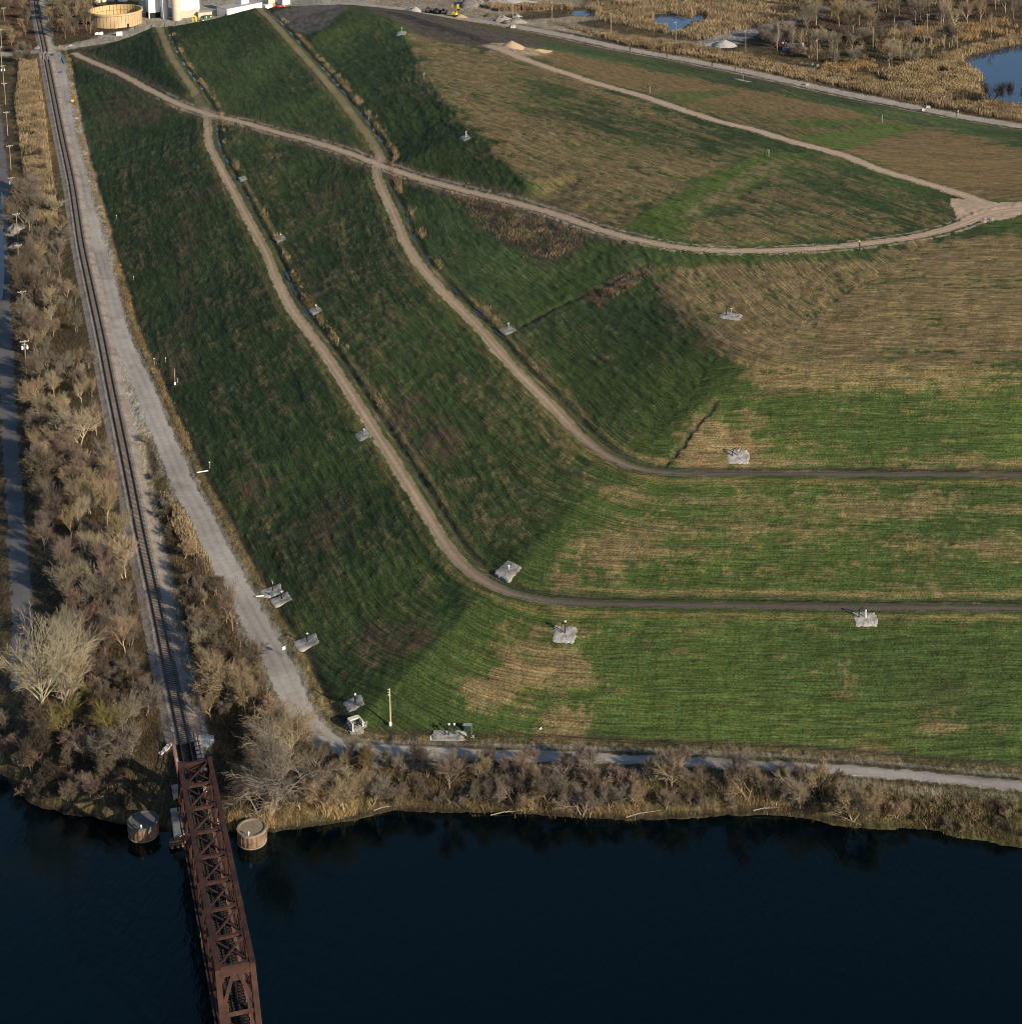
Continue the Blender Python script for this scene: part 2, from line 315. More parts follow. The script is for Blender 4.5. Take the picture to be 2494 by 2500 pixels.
def near(P, far=40, pad=0): return P
def dl(P): return dline(X, Y, P)
dH, sH, aH = dl(HAUL); dU, sU, aU = dl(UPPER); d1, s1, a1 = dl(BENCH1); d2, s2, a2 = dl(BENCH2)
dP, sP, aP = dl(PR); dF, sF, aF = dl(FARROAD); dR, sR, aR = dl(RAIL); dL, sL, aL = dl(LEFTROAD); dB, sB, aB = dl(BANK)
dC, sC, aC = dl(CREST); CREST2X = [CREST2[0]+(CREST2[0]-CREST2[4])*6]+CREST2
dC2, sC2, aC2 = dl(CREST2X)
dgA = dl(GULLY_A)[0]; dgB = dl(GULLY_B)[0]; dgC = dl(GULLY_C)[0]

N1 = vn(X/1.0, Y/1.0, 1); N2 = vn(X/2.3, Y/2.3, 2); N6 = fbm(X/7, Y/7, 3, 3); N25 = fbm(X/26, Y/26, 4, 3); N80 = fbm(X/80, Y/80, 5, 2); N03 = vn(X/.45, Y/.45, 6)
edge = (N2-.5)*1.2+(N1-.5)*.7
# contour-following coordinates: rows left by the mower and seeder run along the benches
useB2 = (d2 < d1)
sd1 = d1*s1; sd2 = d2*s2
dd = np.where(useB2, sd2+300, sd1); aa = np.where(useB2, a2, a1)
plate = (((dC*sC) > 0) | (Z > 30.2)) & ((dH*sH > 0) | (Z > 30.2))
# on the plateau and the upper front rows follow the crest
ddp = np.where(dC < dC2, dC*sC, dC2*sC2+200); aap = np.where(dC < dC2, aC, aC2)
top = sst(-2, 3, np.where(dC < dC2, dC*sC, dC2*sC2)) * (Z > 22)
top = np.where((Z > 29) & (dB > 60), 1, top)
dd = np.where(top > .5, ddp+900, dd); aa = np.where(top > .5, aap, aa)
# the plateau was seeded in straight rows: parallel to the crest on one side of the mown swale, along the swale on the other
def rowdir(a, b): v = D(*b)-D(*a); v.z = 0; return v.normalized()
PLAT = poly3([(640,10,28),(735,32,31),(860,215,32.5),(1010,365,31),(1060,395,30),(1145,438,30.6),(1257,465,32),(1425,474,32.7),(1613,462,33.2),(1836,415,34),(1880,393,34),(2300,385,34),(2300,310,15),(1460,148,2),(1053,64,2)])
plat = inpoly(X, Y, PLAT)
SW = poly3([(1168,433,31),(1480,286,33.8),(1500,269,34),(1900,150,8),(2400,250,8),(2400,385,34),(1836,415,34),(1425,474,32.7),(1257,465,32)])
side2 = inpoly(X, Y, SW)
v1 = rowdir((800,140,32.3), (1010,365,31)); v2 = rowdir((1390,440,32.7), (1640,400,33.5)); v3 = rowdir((1292,209,33.9), (1655,320,34))
vx = np.where(side2, v2.x, v1.x); vy = np.where(side2, v2.y, v1.y); bk3 = plat & (dU*sU > 0); vx = np.where(bk3, v3.x, vx); vy = np.where(bk3, v3.y, vy)
dd = np.where(plat, -X*vy+Y*vx+2000, dd); aa = np.where(plat, X*vx+Y*vy, aa); top = np.where(plat, 1.0, top)
ST1 = vn(dd/.9, aa/9, 21); ST2 = vn(dd/2.1, aa/24, 22); ST3 = vn(dd/5.0, aa/45, 23); STR = vn(dd/.62, aa/2.6, 24)

mound = (sP*dP > 5.2+edge*.6)
MP = poly3([(107,98,1),(150,98,1),(235,73,8.5),(300,53,12.8),(400,36,18.5),(490,18,22.3),(560,8,25),(660,0,26),(800,30,22),(1000,76,12),(1200,110,5),(1460,158,3),(1927,250,3),(2400,330,3),(2400,1525,.1),(1927,1480,.1),(1468,1442,.1),(653,1413,.1),(600,1396,.1),(564,1341,.1),(452,1117,.1),(350,923,.1),(244,674,.1),(171,416,.1),(129,253,.1)])
mound &= inpoly(X, Y, MP)
ROW = np.zeros(X.shape+(3,), np.float32); ROW[..., 0] = np.where(mound, dd, X*.55); ROW[..., 1] = np.where(mound, aa, Y*2.0)
# small relief: tufts, rows, ruts
rel = (N1-.5)*.20+(N2-.5)*.22+(N03-.5)*.10+(N6-.5)*.5
rel = np.where(mound, rel*.7+(ST1-.5)*.17+(ST2-.5)*.18+(STR-.5)*.12+(top*.12*(STR-.5)), rel)
flat = np.minimum.reduce([sst(1.9, 3.2, dH), sst(1.9, 3.2, dU), sst(1.5, 2.6, d1), sst(1.5, 2.6, d2), sst(2.2, 3.5, dP), sst(2.0, 4, dF), sst(3.2, 5.5, dR), sst(3.0, 4.5, dL)])
PADXY = [(458,337),(529,451),(595,586),(685,821),(958,1076),(957,623),(1378,597),(1392,862),(1065,1197),(1632,1167),(513,1116),(530,1132),(578,1213),(668,1327),(846,1389),(757,62.5),(878,260),(1401,152),(671,1366)]
dpad = np.full(X.shape, 99.0)
for a, b in PADXY: q = G(a, b); dpad = np.minimum(dpad, np.hypot(X-q.x, Y-q.y))
flat = np.minimum(flat, sst(2.2, 4.5, dpad))
Z = Z + rel*flat
Z -= .6*np.exp(-((dgA)/1.3)**2)*sst(2, 5, dH) + .35*np.exp(-((dgB)/.9)**2)*(mound) + .45*np.exp(-((dgC+(N1-.5)*.7)/(.25+.3*N2))**2)
for d_, sd_ in ((d1, sd1), (d2, sd2)):
    Z -= .55*np.exp(-((sd_-3.3)/.8)**2)*sst(3, 6, dH)
    Z += .18*np.exp(-((sd_+2.3)/.5)**2)*(N2)
Z -= .35*np.exp(-((dH*sH+3.6)/1.2)**2)*0 + .3*np.exp(-((dP*sP-5.6)/.9)**2)
Z += np.exp(-((dH-2.7)/.45)**2)*.28*N1
Z -= .9*np.exp(-((dF*sF+6.2)/1.0)**2)*(N25 > .42)*(aF > 280)
for q in PONDS: Z -= 1.3*region(X, Y, [(a, b, -.1) for a, b in q], 1.5, N2)
rip = sst(0, 2.0, dB*sB)          # keep the water edge clean
Z = np.where(sB*dB < 4, Z-(1-rip)*0, Z)

# ------------------------------------------------------------------ terrain sheet: surface colours, with slope sunlight and gully shade painted in
def C3(r, g, b): return np.array([r, g, b])
def lerp(A, B, t): return A+(B-A)*t[..., None]
G_DK, G_MD, G_BR = C3(.033, .051, .021), C3(.046, .066, .024), C3(.052, .079, .020)
DRY, DRY2, BRN, SOIL_SHADE = C3(.185, .138, .072), C3(.128, .096, .052), C3(.095, .063, .035), C3(.062, .046, .035)
col = np.zeros(X.shape+(3,)); col[:] = C3(.060, .047, .029)
col = lerp(col, C3(.090, .066, .036), sst(.45, .7, N6)); col = lerp(col, C3(.038, .045, .018), sst(.55, .75, N25)*.6)
def reg(pts, soft=4.0, ns=None): return region(X, Y, pts, soft, N6 if ns is None else ns)
g = lerp(np.broadcast_to(G_DK, col.shape).copy(), np.broadcast_to(G_MD, col.shape), sst(.35, .65, N25))
front = sst(-.3, .3, np.where(useB2, 0, 0))*0
gy_, gx_ = np.gradient(ZG); aspect = hz  # sunlight put into the colour: slopes turned to the sun get brighter green
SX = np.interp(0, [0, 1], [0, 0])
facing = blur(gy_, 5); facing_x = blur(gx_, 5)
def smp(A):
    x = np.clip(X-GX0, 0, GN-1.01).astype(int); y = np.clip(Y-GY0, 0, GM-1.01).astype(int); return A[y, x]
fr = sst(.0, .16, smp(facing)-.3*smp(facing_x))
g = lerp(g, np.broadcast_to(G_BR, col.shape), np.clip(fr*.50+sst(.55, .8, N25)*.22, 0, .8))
g = g*(.78+.5*N80*(.6+.8*N25))[..., None]
# how much dry straw shows
dry = np.full(X.shape, .10)
def setdry(pts, v, soft=5.0): 
    global dry
    m = reg(pts, soft); dry = dry*(1-m)+v*m
setdry([(130,110,2),(390,225,14),(200,310,1),(150,200,0)], .16)
setdry([(400,225,14),(700,320,23),(1165,880,19),(900,1090,10),(600,640,13)], .26)
setdry([(160,300,0),(390,240,14),(600,640,13),(860,1050,11),(600,1380,0),(400,1000,0)], .24)
setdry([(560,60,23),(735,35,31),(930,290,32),(1060,400,30),(720,315,23)], .16)
setdry([(755,65,32),(860,215,32.5),(935,290,32),(1010,365,31),(1075,410,30),(1165,432,31),(1440,285,33.8),(1000,105,32.6),(925,90,31.6),(800,70,30)], .66)
setdry([(980,150,33),(1120,190,33),(1440,275,33.8),(1400,300,33.5),(1180,280,33),(1010,220,33)], .24, 10)
setdry([(1262,450,32),(1500,300,34),(1830,388,34),(1790,428,33.8),(1400,468,32.6)], .52)
setdry([(1400,330,33.8),(1530,300,34),(1830,388,34),(1800,420,33.8),(1600,400,33.5)], .26, 10)
setdry([(1230,512,31),(1500,488,32),(1927,440,33),(2300,430,33),(2300,690,30),(1927,690,30),(1400,680,30),(1280,570,31)], .68)
setdry([(1390,664,30),(2300,690,30),(2300,760,26),(1400,760,26)], .55)
setdry([(1330,740,26),(2300,760,26),(2300,890,18.7),(1260,880,18.7)], .26)
setdry([(1265,860,20),(1330,770,25),(1440,770,25),(1442,868,20)], .68)
setdry([(1190,905,18),(2300,905,18),(2300,1138,10),(1000,1122,10),(1100,1000,14)], .36)
setdry([(1040,1040,12),(1160,1035,12),(1200,1090,11),(1060,1100,10.5)], .62)
setdry([(905,1135,10),(2300,1155,10),(2300,1500,0),(640,1400,0),(780,1250,5)], .09)
setdry([(850,1275,3.5),(960,1215,6),(1110,1240,5),(1120,1290,3.6),(1000,1310,3),(880,1310,3)], .66, 6)
setdry([(1040,1150,9.5),(1085,1150,9.5),(1110,1400,0),(1030,1400,0)], .55, 4)
setdry([(1560,1300,3.5),(1610,1280,4),(1645,1310,3.3),(1580,1325,3)], .6, 3)
setdry([(1620,1390,1),(1800,1350,2),(1820,1385,1),(1700,1420,.5)], .5, 6)
setdry([(880,1390,.5),(1100,1380,.5),(1100,1418,.1),(700,1410,.1)], .5, 4)
setdry([(905,82,31),(1060,85,22),(1460,155,15),(1927,250,15),(2400,330,15),(2400,395,34),(1864,385,34),(1208,180,33.7)], .56)
setdry([(940,95,28),(1060,90,24),(1400,150,17),(1700,205,15),(1650,230,15),(1208,178,33)], .78)
setdry([(1580,285,33),(1740,225,17),(2300,340,15),(2300,400,33),(1860,380,34)], .80)
setdry([(1220,170,31),(1440,225,30),(1690,205,16),(1560,250,26),(1300,205,33)], .45, 8)
n_d = .36*N6+.26*ST2+.20*ST3+.30*(STR-.5)+.44*top*(ST1-.5)+.16*N2+.26*(N03-.5)+.22*(N1-.5)
lo = .54-.0
dm = sst(-.17, .17, n_d-(1.02-.86*dry-.16))*np.clip(.55+.6*dry, 0, 1)
straw = lerp(np.broadcast_to(DRY, col.shape).copy(), np.broadcast_to(DRY2, col.shape), sst(.3, .75, N2*.5+ST1*.5))
back = reg([(900,80,31),(1060,85,22),(1460,155,15),(1927,250,15),(2400,330,15),(2400,395,34),(1864,385,34),(1208,180,33.7)], 4)
straw = lerp(straw, np.broadcast_to(C3(.125, .086, .043), col.shape), back*.8)
g = lerp(g, straw, dm)
# brown scuffed patches
def patch(pts, c, v, soft=3.0, grain=True):
    global g
    m = reg(pts, soft)*v
    if grain: m = m*sst(.25, .6, N1*.5+N2*.5)
    g = lerp(g, np.broadcast_to(C3(*c), col.shape), m)
P_BR = (.085, .060, .040)
for q in ([(338,370,10),(425,345,13),(440,360,13),(360,385,11)], [(345,400,10),(365,380,11),(365,480,9),(358,610,7),(338,600,6)], [(470,900,4),(515,890,6),(520,930,6),(480,935,4)],
          [(590,950,7),(640,945,8),(650,990,8),(600,1010,7)], [(690,1165,6),(790,1160,8),(820,1200,6.5),(720,1215,5)], [(190,180,4),(270,190,8),(330,225,9),(290,245,7),(200,235,3)], [(555,510,16),(600,505,17),(610,545,16.5),(565,545,15.5)],
          [(700,750,14),(790,730,17),(900,830,16),(830,880,14)], [(560,390,17),(640,350,20),(650,365,20),(580,395,17)], [(700,1200,5),(760,1190,6.5),(790,1215,6),(730,1235,4.5)], [(300,660,1),(345,655,3),(360,690,3),(310,760,1)]):
    patch(q, P_BR, .9, 4)
patch([(830,365,24),(900,370,26),(1105,432,29.5),(1095,480,28.5),(1010,505,26),(930,450,25)], (.062, .050, .038), 1.0, 3)  # dark shading among the scrub tufts put into the ground colour
patch([(1100,560,27),(1150,525,29),(1230,500,31),(1225,522,30.7),(1130,580,27)], (.085, .065, .048), 1.0, 2.5)
patch([(1250,530,31),(1300,580,31),(1400,655,30),(1390,690,29),(1290,620,29.8),(1235,560,30)], (.085, .062, .042), .6, 4)
# mown green swales with worn centre
def swale(pts, c=(.070, .098, .027), v=.9, soft=2.0):
    global g
    m = region(X, Y, pts, soft*.6, None)*v; g = lerp(g, np.broadcast_to(C3(*c), col.shape)*(.85+.3*N1)[..., None], m)
swale([(1168,433,31),(1440,286,33.8),(1525,290,34),(1470,318,33.8),(1262,452,32)])
swale([(1150,446,31),(1330,482,32),(1660,470,33),(1650,492,32.7),(1240,508,31.3),(1170,480,30.5),(1100,560,27),(1010,605,24),(985,590,24),(1090,520,26.5),(1120,460,29.5)], (.044, .068, .020), .8, 3)
swale([(1240,178,30),(1390,152,18),(1400,160,18),(1320,190,28),(1290,205,33)], (.060, .082, .024), .8, 3)
swale([(1590,286,33),(1500,262,33),(1600,238,24),(1650,222,17),(1740,215,15),(1690,240,18),(1640,265,26)], (.060, .092, .022), .95, 3)
swale([(1480,235,25),(1640,205,15),(1660,215,16),(1520,245,27)], (.048, .086, .016), .6, 4)
patch([(1280,408,32.8),(1425,312,33.7),(1470,300,33.8),(1480,306,33.8),(1440,328,33.7),(1310,414,32.8)], (.16, .125, .075), .9, 2)
patch([(1570,268,30),(1660,232,18),(1668,238,18),(1590,274,30)], (.14, .10, .055), .5, 3)
patch([(1690,1330,2),(1790,1300,3),(1800,1315,2.6),(1700,1345,1.6)], (.11, .08, .05), .4, 5)
# gully lines: soil and ditch shade put into one grey-brown, dark fresh soil at the far end of the mound
for d_, c in ((dgA, SOIL_SHADE), (dgB, SOIL_SHADE), (dgC, C3(.05, .038, .03))): g = lerp(g, np.broadcast_to(c, col.shape), sst(1.3, .2, d_+edge*.6)*.55)
dirt = reg([(505,22,23),(560,8,25),(640,2,26),(660,14,28),(600,62,25),(575,66,23.5)], 2.5); g = lerp(g, np.broadcast_to(C3(.098, .088, .082), col.shape)*(.7+.6*N2)[..., None], dirt)
dirt = reg([(640,2,26),(760,18,24),(1000,74,14),(1040,88,20),(935,92,31),(880,82,32),(800,70,31),(735,33,31)], 3); g = lerp(g, np.broadcast_to(C3(.066, .054, .047), col.shape)*(.75+.5*N2)[..., None], dirt)
dirt = reg([(690,14,28),(760,36,29.5),(925,84,30),(905,72,28),(780,30,28)], 3); g = lerp(g, np.broadcast_to(C3(.030, .026, .025), col.shape)*(.8+.4*N2)[..., None], dirt*.9)
dirt = reg([(905,86,31),(960,76,29),(1040,90,27),(1030,100,28),(985,108,32.6),(930,94,31.6)], 2); g = lerp(g, np.broadcast_to(C3(.30, .23, .15), col.shape)*(.85+.3*N2)[..., None], dirt*.9)
# lighter dry verge along benches, dark wet ditch
for d_, sd_, a_ in ((d1, sd1, a1), (d2, sd2, a2)):
    vg = sst(.9, .0, np.abs(sd_-4.9)+edge*.5)*sst(.35, .6, N25)*.75; g = lerp(g, np.broadcast_to(C3(.18, .130, .068), col.shape), vg)
    vg = sst(1.0, .1, np.abs(sd_+2.9)+edge*.6)*.55; g = lerp(g, np.broadcast_to(C3(.15, .115, .05), col.shape), vg)
    vg = sst(.8, .2, np.abs(sd_-3.3)+edge*.25)*.85; g = lerp(g, np.broadcast_to(C3(.055, .045, .036), col.shape), vg)
vg = sst(2.3, .4, np.abs(dH-3.8)+edge*.9)*.75; g = lerp(g, np.broadcast_to(C3(.105, .078, .052), col.shape), vg*(Z < 31.5))
vg = sst(.8, .2, np.abs(dH-2.9)+edge*.4)*(Z > 10)*(N2 > .35); g = lerp(g, np.broadcast_to(C3(.27, .225, .18), col.shape), vg*.8)
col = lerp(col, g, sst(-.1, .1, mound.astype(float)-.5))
# toe verge of the mound
vt = sst(1.5, .3, np.abs(dP*sP-4.5)+edge*.7)*.9; col = lerp(col, np.broadcast_to(C3(.17, .130, .065), col.shape)*(.6+.6*N2)[..., None], vt*(dH > 6)*(.5+.5*sst(.3, .6, N6)))
vt = sst(.7, .2, np.abs(dP*sP-5.9)+edge*.4)*.8; col = lerp(col, np.broadcast_to(C3(.045, .036, .026), col.shape), vt*(dH > 6))
vt = sst(.9, .2, np.abs(dP-2.9)+edge*.6)*.7*(aP > 200); col = lerp(col, np.broadcast_to(C3(.25, .235, .20), col.shape), vt*(N1*.6+.4))
# ballast shoulders, flat stone apron
vt = sst(4.6, 3.2, np.where(sR < 0, dR*1.35, dR*.92)+edge*.5); col = lerp(col, np.broadcast_to(C3(.30, .27, .235), col.shape)*(.75+.5*N1)[..., None], vt)
ap = reg([(125,110,0),(205,440,0),(245,700,0),(268,760,0),(285,800,0),(262,815,0),(235,720,0),(160,420,0),(96,112,0)], 1.2); col = lerp(col, np.broadcast_to(C3(.31, .285, .25), col.shape)*(.8+.4*N1)[..., None], ap*.8*(dP > 2.2))
ap = reg([(262,870,0),(262,805,0),(292,800,0),(300,815,0),(275,830,0),(285,900,0),(300,1010,0),(290,1010,0)], 1); col = lerp(col, np.broadcast_to(C3(.30, .25, .185), col.shape)*(.8+.4*N1)[..., None], ap)
ap = reg([(325,1330,0),(362,1330,0),(385,1395,0),(372,1400,0),(330,1400,0),(305,1395,0)], 1.5); col = lerp(col, np.broadcast_to(C3(.27, .255, .23), col.shape)*(.6+.8*N1)[..., None], ap)
# river bank
bk = sst(6, 1, dB)*(sB > 0); col = lerp(col, np.broadcast_to(C3(.085, .066, .036), col.shape)*(.5+N1)[..., None], bk*.8)
bk = sst(.9, .1, dB); col = lerp(col, np.broadcast_to(C3(.03, .024, .016), col.shape), bk)
bk = reg([(1500,1475,0),(1927,1495,0),(2300,1530,0),(2300,1640,-3),(1927,1590,-3),(1700,1550,-3)], 3); col = lerp(col, np.broadcast_to(C3(.060, .062, .022), col.shape)*(.6+.8*N1)[..., None], bk*.55*sst(.3, .6, N6))
# works yard (pale concrete), dirt yard, access road
yd = reg([(-60,108,0),(85,100,0),(230,78,0),(300,62,0),(520,30,0),(720,18,0),(720,-60,0),(300,-60,0),(245,55,0),(170,75,0),(85,92,0),(-60,100,0)], 1.5)
col = lerp(col, np.broadcast_to(C3(.27, .25, .22), col.shape)*(.8+.4*N6)[..., None], yd*.95)
yd = reg([(700,-30,0),(700,14,0),(1000,66,0),(1060,70,0),(930,34,0),(1000,24,0),(1100,14,0),(1100,-30,0)], 3); col = lerp(col, np.broadcast_to(C3(.235, .195, .155), col.shape)*(.7+.6*N6)[..., None], yd*.9)
for pts, c in (([(926,36,0),(990,38,0),(1060,52,0),(1180,80,0),(1182,84,0),(1060,62,0),(975,48,0)], (.26, .22, .175)), ([(985,40,0),(1080,34,0),(1230,26,0),(1290,18,0),(1300,22,0),(1120,40,0),(1060,50,0)], (.24, .205, .165)),
               ([(1050,38,0),(1180,68,0),(1330,84,0),(1350,94,0),(1290,92,0),(1150,72,0),(1060,50,0)], (.21, .18, .145)), ([(1310,84,0),(1450,30,0),(1540,10,0),(1580,16,0),(1420,70,0),(1380,92,0)], (.20, .19, .18)), ([(1100,-20,0),(1400,-20,0),(1330,8,0),(1180,8,0)], (.22, .20, .18)),
               ([(1280,-16,0),(1700,-14,0),(1420,10,0),(1330,4,0)], (.20, .18, .16)), ([(1640,-20,0),(1760,-20,0),(1600,20,0),(1560,16,0)], (.22, .20, .17))):
    m = reg(pts, 1.5); col = lerp(col, np.broadcast_to(C3(*c), col.shape)*(.75+.5*N6)[..., None], m*.95)
# marsh reed bases
for pts in ([(1090,20,0),(1180,-20,0),(1500,-10,0),(1520,30,0),(1300,70,0),(1150,40,0)], [(1040,44,0),(1300,86,0),(1927,200,0),(1927,235,0),(1560,165,0),(1200,92,0)], [(30,100,0),(75,110,0),(110,330,0),(30,330,0)]):
    m = reg(pts, 4); col = lerp(col, np.broadcast_to(C3(.17, .115, .05), col.shape)*(.6+.8*N2)[..., None], m*.85)
for pts in ([(1560,60,0),(1700,50,0),(1927,60,0),(1927,20,0),(1500,20,0)],): m = reg(pts, 6); col = lerp(col, np.broadcast_to(C3(.085, .055, .042), col.shape)*(.7+.6*N2)[..., None], m*.8)

# ------------------------------------------------------------------ split the sheet into roads, yards and ground
zone = np.zeros(X.shape, np.int8)
def arc_at(P, q): return float(dline(np.array([q.x]), np.array([q.y]), P)[2][0])
def rutted(d_, half, base, var, dark):
    t = np.exp(-((d_-.8)/.30)**2)
    a = 1-.38*t*(.3+N6)+.18*np.exp(-(d_/.3)**2)*N25-.25*sst(1.3, 2.0, d_)*N6
    return np.broadcast_to(C3(*base), col.shape)*(a*(1-var+2*var*(.6*N6+.4*N2)))[..., None]
dirtcol = rutted(dH, 2.5, (.40, .30, .215), .16, 0)
def lay(k, d, half, cc, ok):
    global col
    m = sst(.22, -.22, d-half)*ok; col = lerp(col, cc, m); zone[(m > .62) & (zone == 0)] = k
edge = (N2-.5)*1.5+(N1-.5)*1.5
lay(1, dH+edge*.36, 1.65, dirtcol, aH > 1)
dc = rutted(dU, 2.5, (.40, .305, .225), .16, 0); lay(2, dU+edge*.45, 1.8, dc, (zone == 0))
wide = reg([(1800,415,34),(1790,372,34),(1880,380,34),(1927,380,34),(2200,372,34),(2200,405,34),(1927,405,34),(1860,420,34)], 1.5) > .5
mh = wide & (zone == 0); zone[mh] = 2; col[mh] = dc[mh]
for k, d_, sd_, a_, P_ in ((3, d1, sd1, a1, BENCH1), (4, d2, sd2, a2, BENCH2)):
    fl = sst(120, 330, a_)
    b0 = np.broadcast_to(C3(.33, .255, .175), col.shape); b1 = np.broadcast_to(C3(.100, .083, .074), col.shape)
    ac_, aj_ = (arc_at(P_, D(930, 1112, 10)), arc_at(P_, D(392, 209, 14))) if k == 3 else (arc_at(P_, D(1160, 872, 18.7)), arc_at(P_, D(720, 295, 23)))
    late = (sd_+1.6)/3.2
    cc = lerp(b0.copy(), b1, np.clip(sst(ac_-40, ac_+25, a_)*.95, 0, 1))*(1-.25*sst(.45, 1, late)-.30*np.exp(-((late-.28)/.10)**2)*(.4+N25)-.28*np.exp(-((late-.72)/.10)**2)*(.4+N25)+.22*(vn(sd_/.35, a_/14, 31)-.5)+.2*(N6-.5))[..., None]
    cc = lerp(cc, np.broadcast_to(C3(.150, .128, .066), col.shape)*(.7+.6*N6)[..., None], sst(aj_+2, aj_-14, a_)*.85)
    lay(k, d_+edge*.30, np.interp(a_, [ac_-30, ac_+30], [1.4, .95]), cc, (zone == 0))
pc = lerp(np.broadcast_to(C3(.345, .325, .29), col.shape).copy(), np.broadcast_to(C3(.27, .25, .225), col.shape), sst(.3, .7, N25))*(.93+.16*N2-.20*np.exp(-((dP-.9)/.3)**2)*(.3+N25)-.15*sst(.55, .75, N6)+.12*(vn(dP*sP/.4, aP/12, 33)-.5))[..., None]
lay(5, dP+edge*.30, np.interp(aP, [560, 610], [2.45, 1.3]), pc, (zone == 0) & (aP > 2))
mh = (dF+edge*.5 < 3.2) & (zone == 0); zone[mh] = 6; col[mh] = (np.broadcast_to(C3(.30, .265, .225), col.shape)*(.85+.3*N2)[..., None])[mh]
mh = (dF*sF+edge < -3.0) & (dF*sF > -10.5) & (zone == 0) & (aF > 90); m2 = mh; col[m2] = (lerp(np.broadcast_to(C3(.07, .058, .05), col.shape).copy(), np.broadcast_to(C3(.19, .165, .14), col.shape), sst(5.2, 6.6, dF+edge*.5))*(.6+.8*N2)[..., None])[m2]
mh = (dL+edge*.5 < np.interp(aL, [190, 240], [3.8, 1.9])) & (zone == 0); zone[mh] = 7; col[mh] = (np.broadcast_to(C3(.105, .105, .11), col.shape)*(.7+.6*N6)[..., None])[mh]  # tree shade on the side road put into its dark blue-grey
col = np.clip(col, .004, .8)

def sheet(name, mask_f, m, skirt=0):
    n0, n1 = X.shape
    vi = np.full(n0*n1, -1, np.int64)
    jj, ii = np.nonzero(mask_f); a = jj*n1+ii
    q = np.stack([a, a+1, a+n1+1, a+n1], 1); u, inv = np.unique(q, return_inverse=True); q = inv.reshape(q.shape)
    co = np.stack([X.ravel()[u], Y.ravel()[u], Z.ravel()[u]], 1).astype(np.float32)
    me = bpy.data.meshes.new(name); me.vertices.add(len(u)); me.vertices.foreach_set('co', co.ravel())
    me.loops.add(q.size); me.loops.foreach_set('vertex_index', q.ravel().astype(np.int32))
    me.polygons.add(len(q)); me.polygons.foreach_set('loop_start', np.arange(0, q.size, 4, dtype=np.int32)); me.polygons.foreach_set('loop_total', np.full(len(q), 4, np.int32))
    me.polygons.foreach_set('use_smooth', np.ones(len(q), bool))
    at = me.attributes.new('Col', 'FLOAT_COLOR', 'POINT'); c4 = np.ones((len(u), 4), np.float32); c4[:, :3] = col.reshape(-1, 3)[u]; at.data.foreach_set('color', c4.ravel())
    rw = me.attributes.new('Row', 'FLOAT_VECTOR', 'POINT'); rw.data.foreach_set('vector', ROW.reshape(-1, 3)[u].ravel())
    me.update(); me.validate(); me.materials.append(m)
    o = bpy.data.objects.new(name, me); COL.objects.link(o); o['kind'] = 'structure'; return o
fz = zone[:-1, :-1]
keep = ~(((dB*sB) < -14)[:-1, :-1])
names = {0: 'ground', 1: 'haul_road', 2: 'hilltop_road', 3: 'bench_road', 4: 'bench_road', 5: 'gravel_road', 6: 'access_road', 7: 'side_road'}
for k in range(8):
    mk = (fz == k) & keep
    if mk.any(): sheet(names[k], mk, M['ground'] if k == 0 else M['road'])

def flatmesh(name, pts, m, kind='structure', z=None):
    me = bpy.data.meshes.new(name); me.from_pydata([tuple(p) for p in pts], [], [list(range(len(pts)))]); me.materials.append(m)
    o = bpy.data.objects.new(name, me); COL.objects.link(o); o['kind'] = kind; return o
# wide land beyond the sheet, reaching the horizon
m_far = mat('far_land', (.085, .068, .042), .95, .4, .02)
ring = [(-9000, 989), (9000, 989), (9000, 15000), (-9000, 15000)]
flatmesh('land', [(x, y, -.35) for x, y in ring], m_far)
xl = [(X[j, 0], Y[j, 0]) for j in range(0, X.shape[0], 20)]+[(X[-1, 0], Y[-1, 0])]
flatmesh('land', [(-9000, 250, -.6), (X[0, 0]+.5, 310, -.6)]+[(x+.5, y, -.6) for x, y in xl if y > 312]+[(-9000, 989.5, -.6)], m_far)
xr = [(X[j, -1], Y[j, -1]) for j in range(0, X.shape[0], 20)]+[(X[-1, -1], Y[-1, -1])]
flatmesh('land', [(x-.5, y, -.6) for x, y in xr if y > 300][::-1]+[(130, 300, -.6), (9000, 300, -.6), (9000, 989.5, -.6)][0:3], m_far)
flatmesh('river', [(-9000, -6000, WATER_Z), (9000, -6000, WATER_Z), (9000, 330, WATER_Z), (-9000, 330, WATER_Z)], M['river'])
